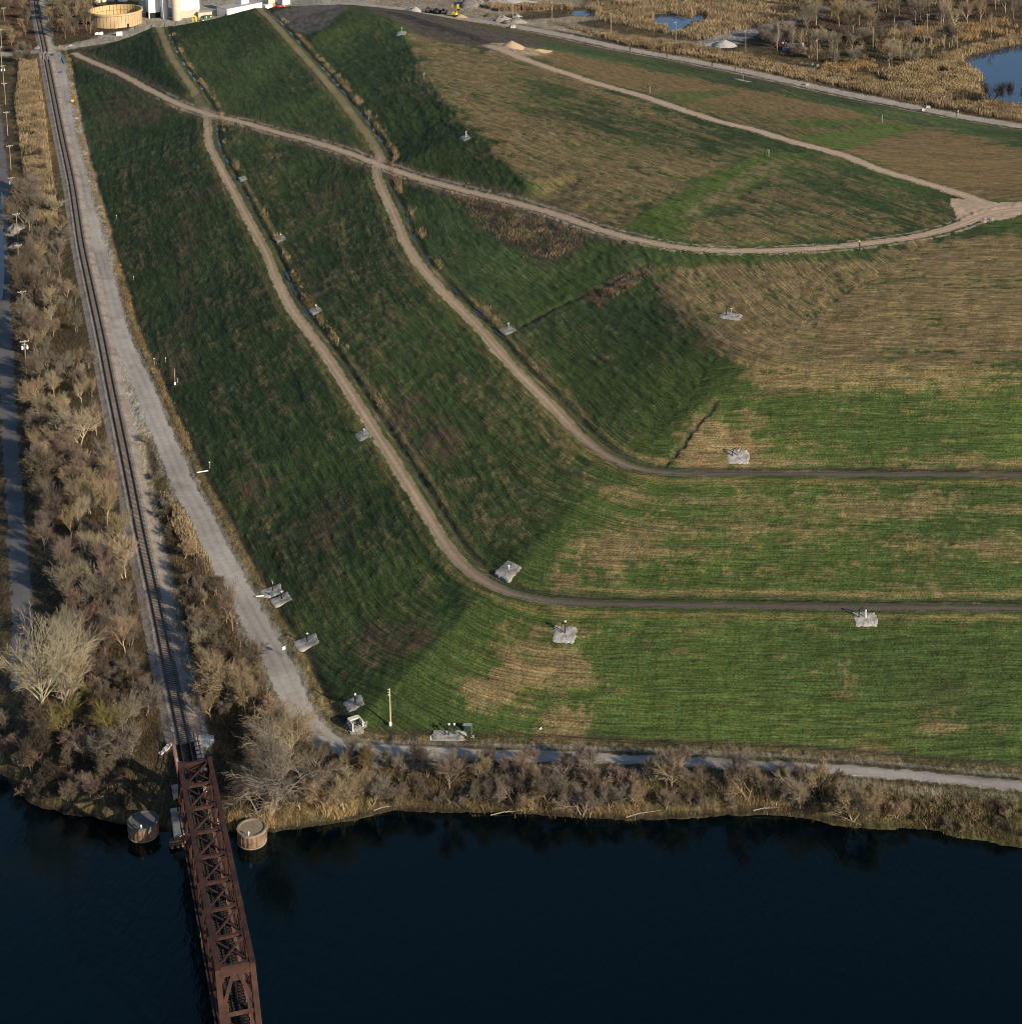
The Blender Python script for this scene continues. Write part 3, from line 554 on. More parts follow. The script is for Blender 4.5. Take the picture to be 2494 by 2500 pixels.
# ------------------------------------------------------------------ object helpers
class MB:
    def __init__(s): s.v = []; s.f = []
    def add(s, v, f):
        o = len(s.v); s.v += [tuple(p) for p in v]; s.f += [tuple(i+o for i in q) for q in f]; return s
    def box(s, c, d, rz=0.0, taper=1.0):
        cz, sz = math.cos(rz), math.sin(rz); v = []
        for z in (-.5, .5):
            t = taper if z > 0 else 1
            for x, y in ((-.5, -.5), (.5, -.5), (.5, .5), (-.5, .5)):
                a, b = x*d[0]*t, y*d[1]*t; v.append((c[0]+a*cz-b*sz, c[1]+a*sz+b*cz, c[2]+z*d[2]))
        return s.add(v, [(3, 2, 1, 0), (4, 5, 6, 7), (0, 1, 5, 4), (1, 2, 6, 5), (2, 3, 7, 6), (3, 0, 4, 7)])
    def beam(s, p, q, w, h, up=(0, 0, 1)):
        p = Vector(p); q = Vector(q); t = (q-p).normalized(); a = t.cross(Vector(up))
        if a.length < 1e-4: a = t.cross(Vector((1, 0, 0)))
        a.normalize(); b = a.cross(t).normalized(); v = []
        for e in (p, q):
            for x, y in ((-1, -1), (1, -1), (1, 1), (-1, 1)): v.append(e+a*(x*w/2)+b*(y*h/2))
        return s.add(v, [(3, 2, 1, 0), (4, 5, 6, 7), (0, 1, 5, 4), (1, 2, 6, 5), (2, 3, 7, 6), (3, 0, 4, 7)])
    def tube(s, P, r, n=8, cap=True):
        P = [Vector(p) for p in P]; rr = r if isinstance(r, (list, tuple)) else [r]*len(P); v = []; f = []
        for i, p in enumerate(P):
            t = (P[min(i+1, len(P)-1)]-P[max(i-1, 0)]).normalized(); a = t.cross(Vector((0, 0, 1)))
            if a.length < 1e-3: a = Vector((1, 0, 0))
            a.normalize(); b = t.cross(a)
            for k in range(n): an = 2*math.pi*k/n; v.append(p+a*(math.cos(an)*rr[i])+b*(math.sin(an)*rr[i]))
        for i in range(len(P)-1):
            for k in range(n): f.append((i*n+k, i*n+(k+1) % n, (i+1)*n+(k+1) % n, (i+1)*n+k))
        if cap: f.append(tuple(range(n))[::-1]); f.append(tuple((len(P)-1)*n+k for k in range(n)))
        return s.add(v, f)
    def lathe(s, c, prof, n=24, cap=True):
        v = []; f = []
        for r, z in prof:
            for k in range(n): a = 2*math.pi*k/n; v.append((c[0]+r*math.cos(a), c[1]+r*math.sin(a), c[2]+z))
        for i in range(len(prof)-1):
            for k in range(n): f.append((i*n+k, i*n+(k+1) % n, (i+1)*n+(k+1) % n, (i+1)*n+k))
        if cap: f.append(tuple((len(prof)-1)*n+k for k in range(n)))
        return s.add(v, f)
    def prism(s, P, z0, z1):
        n = len(P); v = [(p[0], p[1], z0 if not callable(z0) else z0(p)) for p in P]+[(p[0], p[1], z1 if not callable(z1) else z1(p)) for p in P]
        return s.add(v, [tuple(range(n))[::-1], tuple(range(n, 2*n))]+[(i, (i+1) % n, (i+1) % n+n, i+n) for i in range(n)])
    def build(s, name, m, parent=None, smoothf=False):
        me = bpy.data.meshes.new(name); me.from_pydata(s.v, [], s.f); me.update()
        if smoothf: me.polygons.foreach_set('use_smooth', [True]*len(me.polygons))
        me.materials.append(m); o = bpy.data.objects.new(name, me); COL.objects.link(o)
        if parent is not None: o.parent = parent
        return o
def tag(o, label, cat, group=None, kind=None):
    o['label'] = label; o['category'] = cat
    if group: o['group'] = group
    if kind: o['kind'] = kind
    return o
def thing(name, label, cat, loc=(0, 0, 0), rz=0.0, group=None):
    o = bpy.data.objects.new(name, None); COL.objects.link(o); o.location = loc; o.rotation_euler = (0, 0, rz); o.empty_display_size = .5
    return tag(o, label, cat, group)
def dup(o, loc=None, rz=None, label=None, sc=None, parent=None):
    c = o.copy(); COL.objects.link(c)
    if parent is not None: c.parent = parent
    for ch in o.children: dup(ch, parent=c)
    if loc is not None: c.location = loc
    if rz is not None: c.rotation_euler = (0, 0, rz)
    if sc is not None: c.scale = (sc, sc, sc) if not isinstance(sc, tuple) else sc
    if label: c['label'] = label
    return c
def onground(x, y, dz=0.0):
    p = G(x, y); p.z += dz; return p
def gz(x, y): return float(hz(x, y))

M['steel'] = mat('rusty_bridge_steel', (.030, .0135, .012), .8, .4, 1.2, .1, 8, dirt=(.056, .024, .015), dscale=.35, spec=.25)
M['steel2'] = mat('dark_deck_steel', (.028, .018, .015), .8, .4, 1.5, spec=.2)
M['red_rail'] = mat('red_handrail', (.30, .085, .05), .7, .2, 2)
M['railsteel'] = mat('rail_steel', (.040, .034, .032), .55, .2, 3, spec=.4)
M['tie'] = mat('creosoted_sleeper', (.085, .068, .055), .9, .35, 2.0, .3, 6)
M['tie_dk'] = mat('bridge_timber', (.020, .016, .014), .9, .35, 2.0, .3, 6)
M['ballast'] = mat('ballast_stone', (.29, .255, .22), .95, .38, 2.6, .8, 5, dirt=(.20, .165, .135), dscale=.25)
M['conc'] = mat('weathered_concrete', (.46, .42, .35), .85, .22, .8, .15, 4, dirt=(.26, .20, .14), dscale=.5)
M['conc_lt'] = mat('pale_concrete', (.56, .53, .48), .85, .15, 1.0, .1, 4)
M['timber'] = mat('old_timber_pile', (.16, .10, .06), .9, .4, 1.5, .3, 5)
M['sheet'] = mat('rusty_sheet_pile', (.105, .062, .040), .8, .4, 1.2, .2, 5, dirt=(.20, .145, .10), dscale=.7)
M['cap_dk'] = mat('dark_fill', (.09, .088, .085), .8, .3, .8)  # shade on the left dolphin's top put into the fill colour
M['cap_lt'] = mat('pale_fill', (.20, .17, .125), .9, .3, .8, .3, 3)  # sunlight on the right dolphin's cap put into the paler fill
M['white'] = mat('white_paint', (.78, .78, .76), .5, .05, 1)
M['pole'] = mat('pole_wood', (.27, .225, .175), .85, .2, 1.5, .1, 6)
M['pole_pale'] = mat('fresh_pole_wood', (.42, .34, .22), .8, .15, 1.5)
M['arm'] = mat('crossarm_wood', (.36, .32, .27), .8, .15, 1.5)
M['galv'] = mat('galvanised_steel', (.30, .31, .31), .5, .1, 2, metal=.3)
M['dark'] = mat('dark_plastic_pipe', (.018, .02, .02), .5, .2, 2)
M['gravel'] = mat('crushed_stone', (.33, .325, .31), .95, .4, 4.0, .6, 5.0, dirt=(.17, .16, .14), dscale=.9)
M['rock'] = mat('grey_boulder', (.25, .225, .19), .9, .35, 2.0, .5, 3, rand=.25)
M['wire'] = mat('wire_metal', (.05, .05, .05), .6)
M['yellow'] = mat('yellow_paint', (.72, .50, .04), .5, .1, 2)
M['green_p'] = mat('green_paint', (.028, .055, .04), .6, .2, 2)

# ------------------------------------------------------------------ railway
BEND = W(575, 2487, .1); BDIR = (BEND-RAIL[-1]); BDIR.z = 0; BDIR.normalize()
TRK = RAIL + resample([RAIL[-1]+BDIR*3, BEND+BDIR*28], 4)
TRK = [Vector((p.x, p.y, .1)) for p in TRK]; TRK = TRK[:-10][0:0]+smooth(TRK, 2)
trk = thing('railway_track', 'single railway track running from the crossing down onto the rusty bridge', 'railway track', tuple(RAIL[-1]))
o0 = Vector(RAIL[-1])
def loc_(P): return [p-o0 for p in P]
for sd in (-.76, .76):
    b = MB(); Pp = loc_(offset(TRK, sd, .62)); v = []; f = []
    for i, p in enumerate(Pp):
        t = tang(Pp, i); nrm = Vector((-t.y, t.x, 0))
        for a, h in ((-.085, -.20), (.085, -.20), (.085, 0), (-.085, 0)): v.append(p+nrm*a+Vector((0, 0, h)))
    for i in range(len(Pp)-1):
        for k in range(4): f.append((i*4+k, i*4+(k+1) % 4, (i+1)*4+(k+1) % 4, (i+1)*4+k))
    b.add(v, f); b.build('rail', M['railsteel'], trk)
XR = D(88, 106, .1)
slp = [p for p in resample(RAIL, .62)]
slp = slp[::-1]; smb = MB().box((0, 0, 0), (.25, 2.6, .16)); proto = None; rest = MB()
for i, p in enumerate(slp):
    if (p-XR).length < 9: continue
    j = min(range(len(RAIL)), key=lambda k: (RAIL[k].x-p.x)**2+(RAIL[k].y-p.y)**2); t = tang(RAIL, j); rz = math.atan2(t.y, t.x)+RND.uniform(-.02, .02)
    q = p-o0+Vector((0, 0, .33+RND.uniform(-.015, .015)))
    if i < 100:
        if proto is None: proto = smb.build('sleeper', M['tie'], trk); c = proto
        else: c = proto.copy(); COL.objects.link(c)
        c.location = q; c.rotation_euler = (0, 0, rz)
    else: rest.box(q, (.25, 2.6, .16), rz)
r_ = rest.build('sleepers', M['tie'], trk); r_['kind'] = 'stuff'
b = MB(); v = []; f = []; Pb = [p for p in resample(RAIL, 1.0)]
prof = [(-3.3, -.16), (-2.3, .12), (-1.75, .34), (-.6, .345), (.6, .345), (1.75, .34), (2.4, .12), (3.6, -.16)]
for i, p in enumerate(Pb):
    t = tang(Pb, i); nrm = Vector((-t.y, t.x, 0)); k_ = 0 if (p-XR).length < 7 else 1
    for j, (a, h) in enumerate(prof):
        a += RND.uniform(-.16, .16)*(1 if abs(a) > 1 else 0); v.append((p.x+nrm.x*a, p.y+nrm.y*a, .1+(h if k_ else -.2)+RND.uniform(-.03, .03)))
n_ = len(prof)
for i in range(len(Pb)-1):
    for j in range(n_-1): f.append((i*n_+j, i*n_+j+1, (i+1)*n_+j+1, (i+1)*n_+j))
b.add(v, f); o = b.build('ballast', M['ballast']); o['kind'] = 'structure'

# ------------------------------------------------------------------ truss bridge
NA = W(574, 2356, 8.3); FB = W(476.5, 1862, 8.3)
TU = (FB-NA); TU.z = 0; TL = TU.length; TU.normalize(); TV = Vector((TU.y, -TU.x, 0))     # TV points to the photo's right
PAN = TL/8; UBF = 8*PAN+2.8; ZT, ZB, HWD = 8.3, .05, 2.35
tb = thing('truss_bridge', 'rusty red through truss railway bridge crossing the dark river', 'bridge', (NA.x, NA.y, 0))
def T(u, v, z): return TU*u+TV*v+Vector((0, 0, z))
def tpart(name, fn, m='steel'):
    b = MB(); fn(b); return b.build(name, M[m], tb)
for sd in (-1, 1):
    def ch(b, sd=sd):
        for i in range(8): b.beam(T(i*PAN, sd*HWD, ZT), T((i+1)*PAN, sd*HWD, ZT), .72 if i % 2 else .74, .55)
        for i in range(0, 9, 2): b.beam(T(i*PAN-.55, sd*HWD, ZT+.29), T(i*PAN+.55, sd*HWD, ZT+.29), .78, .03)
    tpart('top_chord', ch)
    tpart('bottom_chord', lambda b: b.beam(T(-PAN, sd*HWD, ZB), T(UBF, sd*HWD, ZB), .55, .5))
    for e, (ua, ub) in enumerate(((0, -PAN), (8*PAN, UBF))):
        tpart('end_post', lambda b: (b.beam(T(ua, sd*HWD, ZT-.28), T(ub, sd*HWD, ZB+.25), .76, .6, tuple(TU)), b.beam(T(ua+(ub-ua)*.30, sd*HWD, ZT-.28+(ZB+.25-ZT+.28)*.30), T(ub, sd*HWD, ZB+.25), .80, .635, tuple(TU))))
    for i in range(9):
        def vp(b, i=i):
            u = i*PAN; wv = .42
            b.beam(T(u-.2, sd*HWD, ZB+.25), T(u-.2, sd*HWD, ZT-.28), .09, .40); b.beam(T(u+.2, sd*HWD, ZB+.25), T(u+.2, sd*HWD, ZT-.28), .09, .40)
            z = ZB+.5
            while z < ZT-.8: b.beam(T(u-.2, sd*(HWD-.19), z), T(u+.2, sd*(HWD-.19), z+.35), .06, .03); z += .42
        tpart('vertical_post', vp)
    for i in range(8):
        a, c = ((i, i+1) if i < 4 else (i+1, i))
        def dg(b, a=a, c=c):
            for dv in (-.16, .16): b.beam(T(a*PAN, sd*HWD+dv, ZT-.3), T(c*PAN, sd*HWD+dv, ZB+.3), .10, .34)
        tpart('diagonal', dg)
    def br(b, sd=sd):
        for i in range(-1, 9):
            for k in range(3): b.beam(T(i*PAN+k*PAN/3, sd*(HWD+.28), ZB-.1), T(i*PAN+k*PAN/3, sd*(HWD+.75), ZB-.1), .12, .14)
        b.beam(T(-PAN, sd*(HWD+.62), ZB+.05), T(UBF, sd*(HWD+.62), ZB+.05), .22, .10)
    tpart('outrigger', br)
for i in range(9): tpart('top_strut', lambda b: b.beam(T(i*PAN, -HWD+.36, ZT-.02), T(i*PAN, HWD-.36, ZT-.02), .42, .45))
for i in range(8):
    def xb(b, i=i):
        a, c = T(i*PAN+.42, -HWD+.3, ZT+.12), T((i+1)*PAN-.42, HWD-.3, ZT+.12); b.beam(a, c, .28, .16)
        a, c = T(i*PAN+.42, HWD-.3, ZT-.06), T((i+1)*PAN-.42, -HWD+.3, ZT-.06); b.beam(a, c, .28, .15)
        for s1 in (-1, 1):
            for q, u in ((1, i*PAN+.21), (-1, (i+1)*PAN-.21)): b.add([T(u, s1*(HWD-.36), ZT+.205), T(u+q*.75, s1*(HWD-.36), ZT+.205), T(u, s1*(HWD-1.0), ZT+.205)], [(0, 1, 2)])
    tpart('lateral_brace', xb)
for ua, ub in ((0, -PAN), (8*PAN, UBF)):
    def pf(b):
        def Q(s, v): return T(ua+(ub-ua)*s, v, ZT-.25+(ZB+.25-ZT+.25)*s)
        nrm = (Q(1, 0)-Q(0, 0)).cross(TV).normalized()
        b.beam(Q(.055, -HWD+.38), Q(.055, HWD-.38), .40, .92, tuple((Q(1, 0)-Q(0, 0)).normalized()))
        b.beam(Q(.56, -HWD+.38), Q(.56, HWD-.38), .34, .55, tuple((Q(1, 0)-Q(0, 0)).normalized()))
        for sd in (-1, 1):
            b.beam(Q(.10, sd*.45), Q(.46, sd*(HWD-.30)), .50, .30, tuple(nrm))
            b.add([Q(.10, sd*(HWD-.3)), Q(.10, sd*(HWD-.95)), Q(.20, sd*(HWD-.3))], [(0, 1, 2)])
            b.add([Q(.36, sd*(HWD-.3)), Q(.43, sd*(HWD-1.0)), Q(.66, sd*(HWD-.95)), Q(.70, sd*(HWD-.3))], [(0, 1, 2, 3)])
        b.add([Q(.09, -.75), Q(.09, .75), Q(.17, .55), Q(.17, -.55)], [(0, 1, 2, 3)])
    tpart('portal_frame', pf)
for i in list(range(-1, 9)): tpart('floor_beam', lambda b: b.beam(T(i*PAN, -HWD+.3, ZB-.15), T(i*PAN, HWD-.3, ZB-.15), .35, .8), 'steel2')
for v_ in (-1.05, -.45, .45, 1.05): tpart('stringer', lambda b: b.beam(T(-PAN, v_, ZB-.05), T(UBF, v_, ZB-.05), .25, .45), 'steel2')
pt = None; nt_ = 98
for i in range(min(nt_, 98)):
    if pt is None: pt = MB().box((0, 0, 0), (.28, 3.2, .2)).build('bridge_tie', M['tie_dk'], tb); c = pt
    else: c = pt.copy(); COL.objects.link(c)
    c.location = T(-PAN+.3+i*(UBF+PAN-.6)/97, RND.uniform(-.05, .05), .30); c.rotation_euler = (0, 0, math.atan2(TU.y, TU.x))
for v_ in (-.32, .32): tpart('guard_rail', lambda b: b.beam(T(-PAN, v_, .47), T(UBF, v_, .47), .09, .12), 'railsteel')
def wk(b):
    b.beam(T(-PAN, 1.86, .36), T(UBF, 1.86, .36), .42, .07)
tpart('walkway', wk, 'cap_dk')
def hr_(b):
    n = 40
    for i in range(n+1):
        u = -PAN+i*(UBF+PAN)/n; b.beam(T(u, 1.58, .40), T(u, 1.58, 1.5), .06, .06)
    for z in (.95, 1.5):
        for i in range(n): b.beam(T(-PAN+i*(UBF+PAN)/n, 1.58+RND.uniform(-.03, .03), z), T(-PAN+(i+1)*(UBF+PAN)/n, 1.58, z), .05, .05)
tpart('handrail', hr_, 'red_rail')
def hr2(b):
    b.beam(T(2.6*PAN, -HWD-.62, .1), T(2.6*PAN, -HWD-.62, 1.3), .07, .07); b.beam(T(2.9*PAN, -HWD-.62, .1), T(2.9*PAN, -HWD-.62, 1.3), .07, .07); b.beam(T(2.6*PAN, -HWD-.62, 1.3), T(2.9*PAN, -HWD-.62, 1.3), .07, .07)
tpart('refuge_railing', hr2, 'red_rail')

# approach span, piers, abutment
def TW(u, v, z): return Vector((NA.x, NA.y, 0))+T(u, v, z)
UA = UBF; UE = (RAIL[-1]-Vector((NA.x, NA.y, .1))).dot(TU)+1.0
ap_ = thing('approach_span', 'short steel approach span with concrete side walks between abutment and truss', 'bridge span', tuple(TW(UA, 0, 0)))
oa = TW(UA, 0, 0)
def apart(name, fn, m):
    b = MB(); fn(b); b.v = [tuple(Vector(p)-oa) for p in b.v]; return b.build(name, M[m], ap_)
for v_ in (-1.0, 1.0): apart('girder', lambda b: b.beam(TW(UA+.1, v_, -.25), TW(UE, v_, -.25), .35, .8), 'steel2')
apart('timber_deck', lambda b: [b.beam(TW(UA+.3+i*.55, -1.5, .26), TW(UA+.3+i*.55, 1.5, .26), .28, .2) for i in range(int((UE-UA)/.55))], 'tie_dk')
apart('side_walk', lambda b: b.beam(TW(UA+.2, -1.85, .22), TW(UE, -1.85, .22), .62, .16), 'conc')
apart('side_walk', lambda b: [b.beam(TW(UE-.2-i*1.3, 1.55, .24), TW(UE-.2-i*1.3, 2.7, .24), .6, .2) for i in range(8)], 'conc_lt')  # pale slabs with gaps standing in for the shadow stripes of the ties
for v_ in (-2.15, 2.15):
    def rl(b, v_=v_):
        n = 8; u0 = UA-3.0 if v_ < 0 else UA+1.2; u1 = UE+1.4
        for i in range(n+1): b.beam(TW(u0+(u1-u0)*i/n, v_, .15), TW(u0+(u1-u0)*i/n, v_, 1.35), .09, .09)
        for z in (.75, 1.35): b.beam(TW(u0, v_, z), TW(u1, v_, z), .10, .10)
    apart('handrail', rl, 'red_rail')
ab = thing('bridge_abutment', 'pale concrete abutment with flared wing walls where the track meets the bridge', 'abutment', tuple(TW(UE, 0, -2))); oab = TW(UE, 0, -2)
def abpart(name, fn, m='conc_lt'):
    b = MB(); fn(b); b.v = [tuple(Vector(p)-oab) for p in b.v]; return b.build(name, M[m], ab)
abpart('breast_wall', lambda b: b.beam(TW(UE-.3, -3, -1.6), TW(UE-.3, 3, -1.6), 1.4, 3.0))
def wingL(b):
    steps = [(-2.2, -2.9, .50), (-2.9, -3.6, .30), (-3.6, -4.3, -.02), (-4.3, -4.9, -.45)]
    for i, (a, c, z) in enumerate(steps): b.beam(TW(UE-.35+i*.03-.55*i, a, (z-3.2)/2), TW(UE-.38-.55*(i+1), c, (z-3.2)/2), .7, z+3.2)
def wingR(b):
    P_ = [TW(UE+.9, 2.5, 0), TW(UE+1.0, 3.9, 0), TW(UE, 5.0, 0), TW(UE-1.6, 4.9, 0), TW(UE-2.9, 3.4, 0), TW(UE-2.0, 2.5, 0)]
    b.prism(P_, -3.2, .28)
abpart('wing_wall', wingL); abpart('wing_wall', wingR)
def block(name, label, cat, u, v0, v1, du, z0, z1, m, extra=None, group=None):
    c = TW(u, (v0+v1)/2, z0); t = thing(name, label, cat, tuple(c), group=group)
    b = MB(); b.beam(TW(u, v0, (z0+z1)/2)-c, TW(u, v1, (z0+z1)/2)-c, du, z1-z0); b.build('shaft', M[m], t)
    b = MB(); b.beam(TW(u, v0-.12, z1+.12)-c, TW(u, v1+.12, z1+.12)-c, du+.3, .24); b.build('coping', M['conc'], t)
    return t, c
uP = 50.5
block('bridge_pier', 'tall concrete pier standing in the water under the truss end', 'pier', uP, -3.9, 3.65, 3.3, -7.5, -1.45, 'conc_lt')  # both pier shafts take paler concrete in place of sunlight
block('bridge_pier', 'smaller concrete pier on the bank just behind the tall river pier', 'pier', 56.9, -3.15, 3.15, 2.2, -6, -1.1, 'conc_lt')
fd = thing('timber_fender', 'timber pile fender with pale pile tops at the foot of the river pier', 'fender', tuple(TW(uP-2.6, -2.2, WATER_Z))); ofd = TW(uP-2.6, -2.2, WATER_Z)
for row in range(2):
    for i in range(5):
        p = TW(uP-2.6-row*1.1, -4.4+i*.85, -6.8)-ofd; b = MB(); b.tube([p, p+Vector((0, 0, 3.2-row*.45))], .27, 10); b.build('pile', M['timber'], fd)
for z in (-3.6, -4.1): 
    b = MB(); b.beam(TW(uP-3.35, -4.8, z)-ofd, TW(uP-3.35, -.6, z)-ofd, .3, .24); b.build('waling', M['timber'], fd)
def caisson(px, py, r, label, capm, loc_lamp):
    c = W(px, py, -2.1); t = thing('mooring_dolphin', label, 'dolphin', (c.x, c.y, WATER_Z), group='round sheet pile dolphins beside the bridge')
    b = MB(); n = 120; v = []; f = []
    for z in (-2.5, 0, 1.15, 1.25, 2.35):
        for k in range(n):
            a = 2*math.pi*k/n; rr = r+(.07 if (k//3) % 2 else 0)+(.10 if abs(z-1.2) < .1 else 0); v.append((rr*math.cos(a), rr*math.sin(a), z))
    for i in range(4):
        for k in range(n): f.append((i*n+k, i*n+(k+1) % n, (i+1)*n+(k+1) % n, (i+1)*n+k))
    b.add(v, f); b.build('shell', M['sheet'], t)
    b = MB(); b.lathe((0, 0, 0), [(r+.18, 2.05), (r+.18, 2.42), (r-.12, 2.42), (r-.14, 2.25), (.05, 2.28)], 60); b.build('cap', capm, t)
    b = MB(); b.lathe((0, 0, 0), [(r+.12, -.2), (r+.13, .16), (r+.05, .2)], 60, False); b.build('waterline_crust', M['cap_lt'], t)
    b = MB(); b.lathe((loc_lamp[0], loc_lamp[1], 2.4), [(.06, 0), (.06, .35), (.13, .36), (.14, .6), (.02, .66)], 10); b.build('lamp', M['white'], t)
caisson(349.7, 2002, 2.35, 'left of the two round rusty dolphins, its shaded top coloured dark', M['cap_dk'], (.1, -2.2))
caisson(614.7, 2019.8, 2.2, 'round rusty dolphin with a pale sunlit cap on the bank side of the bridge', M['cap_lt'], (-.2, -2.05))

# ------------------------------------------------------------------ utility poles and wires
def pole_proto(h, arm=2.3, transf=False, m='pole', pins=4):
    t = thing('utility_pole', '', 'utility pole')
    MB().tube([(0, 0, -.5), (0, 0, h)], [.17, .11], 8).build('pole', M[m], t)
    if arm:
        a = MB().beam((-arm/2, -.14, h-.35), (arm/2, -.14, h-.35), .13, .14).beam((-arm*.28, -.1, h-.38), (0, -.1, h-1.0), .05, .06).beam((arm*.28, -.1, h-.38), (0, -.1, h-1.0), .05, .06).build('crossarm', M['arm'], t)
        for k in range(pins):
            x = -arm/2+.12+(arm-.24)*k/(pins-1); MB().lathe((x, -.14, h-.28), [(.03, 0), (.06, .06), (.06, .18), (.02, .22)], 8).build('insulator', M['white'], a)
    if transf:
        for s1 in (-1, 1): MB().lathe((s1*.62, -.05, h-2.5), [(.05, 0), (.24, .02), (.26, .1), (.26, .85), (.2, .95), (.05, 1.0)], 12).build('transformer', M['white'], t)
        MB().beam((-.6, -.05, h-1.9), (.6, -.05, h-1.9), .08, .1).build('bracket', M['galv'], t)
        MB().beam((-.75, -.14, h-1.15), (.75, -.14, h-1.15), .1, .1).build('crossarm', M['arm'], t)
    return t
def pole_at(top, h, label, group, proto, rz):
    """top: source pixel of the pole top; the pole stands below it on the modelled ground"""
    z = 0
    for _ in range(6): p = W(top[0], top[1], z+h); z = gz(p.x, p.y)
    p.z = z; return dup(proto, tuple(p), rz, label), p
GP = 'wooden utility poles along the left tree strip'
pa = pole_proto(9); pb = pole_proto(9, transf=True)
rz_l = math.atan2(TU.y, TU.x)-math.pi/2
lp = []
for top, tr, lab in (((9, 18), 0, 'farthest wooden utility pole of the row in the tree strip'), ((2, 70), 0, 'plain crossarm pole just beyond the road crossing in the tree strip'), ((2, 113), 0, 'crossarm pole level with the road crossing at the reed bed end'),
    ((7, 159), 1, 'utility pole with two white transformers at the far end of the reeds'), ((11, 201.6), 0, 'crossarm pole among the tall reeds, nearest beyond-row transformer pole behind it'), ((16, 272), 0, 'crossarm pole halfway along the golden reed bed'),
    ((23.6, 354), 0, 'crossarm pole where the reeds give way to grey shrubs'), ((28, 432), 1, 'utility pole with two white transformers beside grey shrubs and rubble'), ((40, 520), 0, 'crossarm pole beside the rubble heap on the side road'),
    ((44, 596), 0, 'crossarm pole beside the puddled side road'), ((53.8, 709.5), 0, 'tall crossarm pole leaning out of the shaded scrub by the side road'), ((60, 830), 1, 'nearest utility pole, with two white transformers under its crossarm')):
    o, p = pole_at(top, 9, lab, GP, pb if tr else pa, rz_l); o['group'] = GP; lp.append(p+Vector((0, 0, 8.9)))
GP2 = 'wooden utility poles along the access road'
rp_ = []; pc_ = pole_proto(9.5, 1.9, pins=3)
dF_ = W(1994, 130)-W(1347, 40); rz_r = math.atan2(dF_.y, dF_.x)-math.pi/2
for top, lab in (((1251, -6), 'pole with crossarm behind the rubble pile, cut by the top of the photo'), ((1347, 5), 'pole with crossarm beside the tan track before the small pond'), ((1490.6, 31), 'pole with crossarm in the reeds below the small blue pond'),
    ((1648.6, 53), 'pole with crossarm in front of the larger marsh pond'), ((1819, 74), 'pole with crossarm beside the white stone heap in the marsh'), ((1994, 96), 'pole with crossarm just past the parked bus and boat')):
    o, p = pole_at(top, 9.5, lab, GP2, pc_, rz_r); o['group'] = GP2; rp_.append(p+Vector((0, 0, 9.3)))
GP3 = 'poles of the power line through the bare wood'
r3 = []; pd_ = pole_proto(9.5, 1.6, pins=3); dF_ = W(2393, 60)-W(2130, 110); rz_3 = math.atan2(dF_.y, dF_.x)-math.pi/2
for top, lab in (((2130, 65), 'pole of the wood power line nearest the parked bus'), ((2262.6, 34.5), 'pole of the wood power line behind the pale leaning trees'), ((2393, 9), 'pole of the wood power line above the blue lake')):
    o, p = pole_at(top, 9.5, lab, GP3, pd_, rz_3); o['group'] = GP3; r3.append(p+Vector((0, 0, 9.3)))
for p_ in (pa, pb, pc_, pd_):
    for c in list(p_.children_recursive)+[p_]: bpy.data.objects.remove(c)
def wires(name, label, P, offs, r, ends):
    t = thing(name, label, 'power line', tuple(P[len(P)//2])); o_ = P[len(P)//2]
    for of in offs:
        b = MB(); Q = []
        for i in range(len(P)-1):
            a, c = P[i], P[i+1]; d = Vector((c.x-a.x, c.y-a.y, 0)).normalized(); n = Vector((-d.y, d.x, 0))*of
            for k in range(6): s = k/6; Q.append(a.lerp(c, s)+n-o_-Vector((0, 0, 2.8*s*(1-s))))
        Q.append(P[-1]-o_); b.tube(Q, r, 4, False); b.build('wire', M['wire'], t)
wires('power_line', 'thin sagging wires strung along the row of poles in the left tree strip', lp, (-1, 0, 1), .014, None)
wires('power_line', 'thin sagging wires strung along the poles beside the access road', rp_, (-.8, .8), .016, None)
r3e = r3+[r3[-1]+(r3[-1]-r3[-2])]
r3e = [rp_[-1]+Vector((0, 0, 0))]+r3e
wires('power_line', 'wires climbing through the bare wood towards the blue lake', r3e, (-.7, 0, .7), .035, None)

# lone pole by the mound corner
def lone_pole():
    p = W(953.5, 1769, 0.0)
    for _ in range(8): p = W(953.5, 1772, gz(p.x, p.y))
    t = thing('utility_pole', 'lone pale wooden pole with a white meter box at the corner of the mound', 'utility pole', tuple(p)); h = 6.9
    MB().tube([(0, 0, -.4), (0, 0, h)], [.15, .11], 8).build('pole', M['pole_pale'], t)
    MB().box((0, -.22, .55), (.42, .26, .6)).build('meter_box', M['white'], t)
    for z in (h-.25, h-.75, h-1.2): MB().lathe((-.2, -.05, z), [(.03, 0), (.07, .05), (.07, .16), (.02, .2)], 8).build('insulator', M['white'], t)
    MB().beam((-.28, -.05, h-1.25), (.2, -.05, h-1.25), .08, .08).build('crossarm', M['arm'], t)
lone_pole()

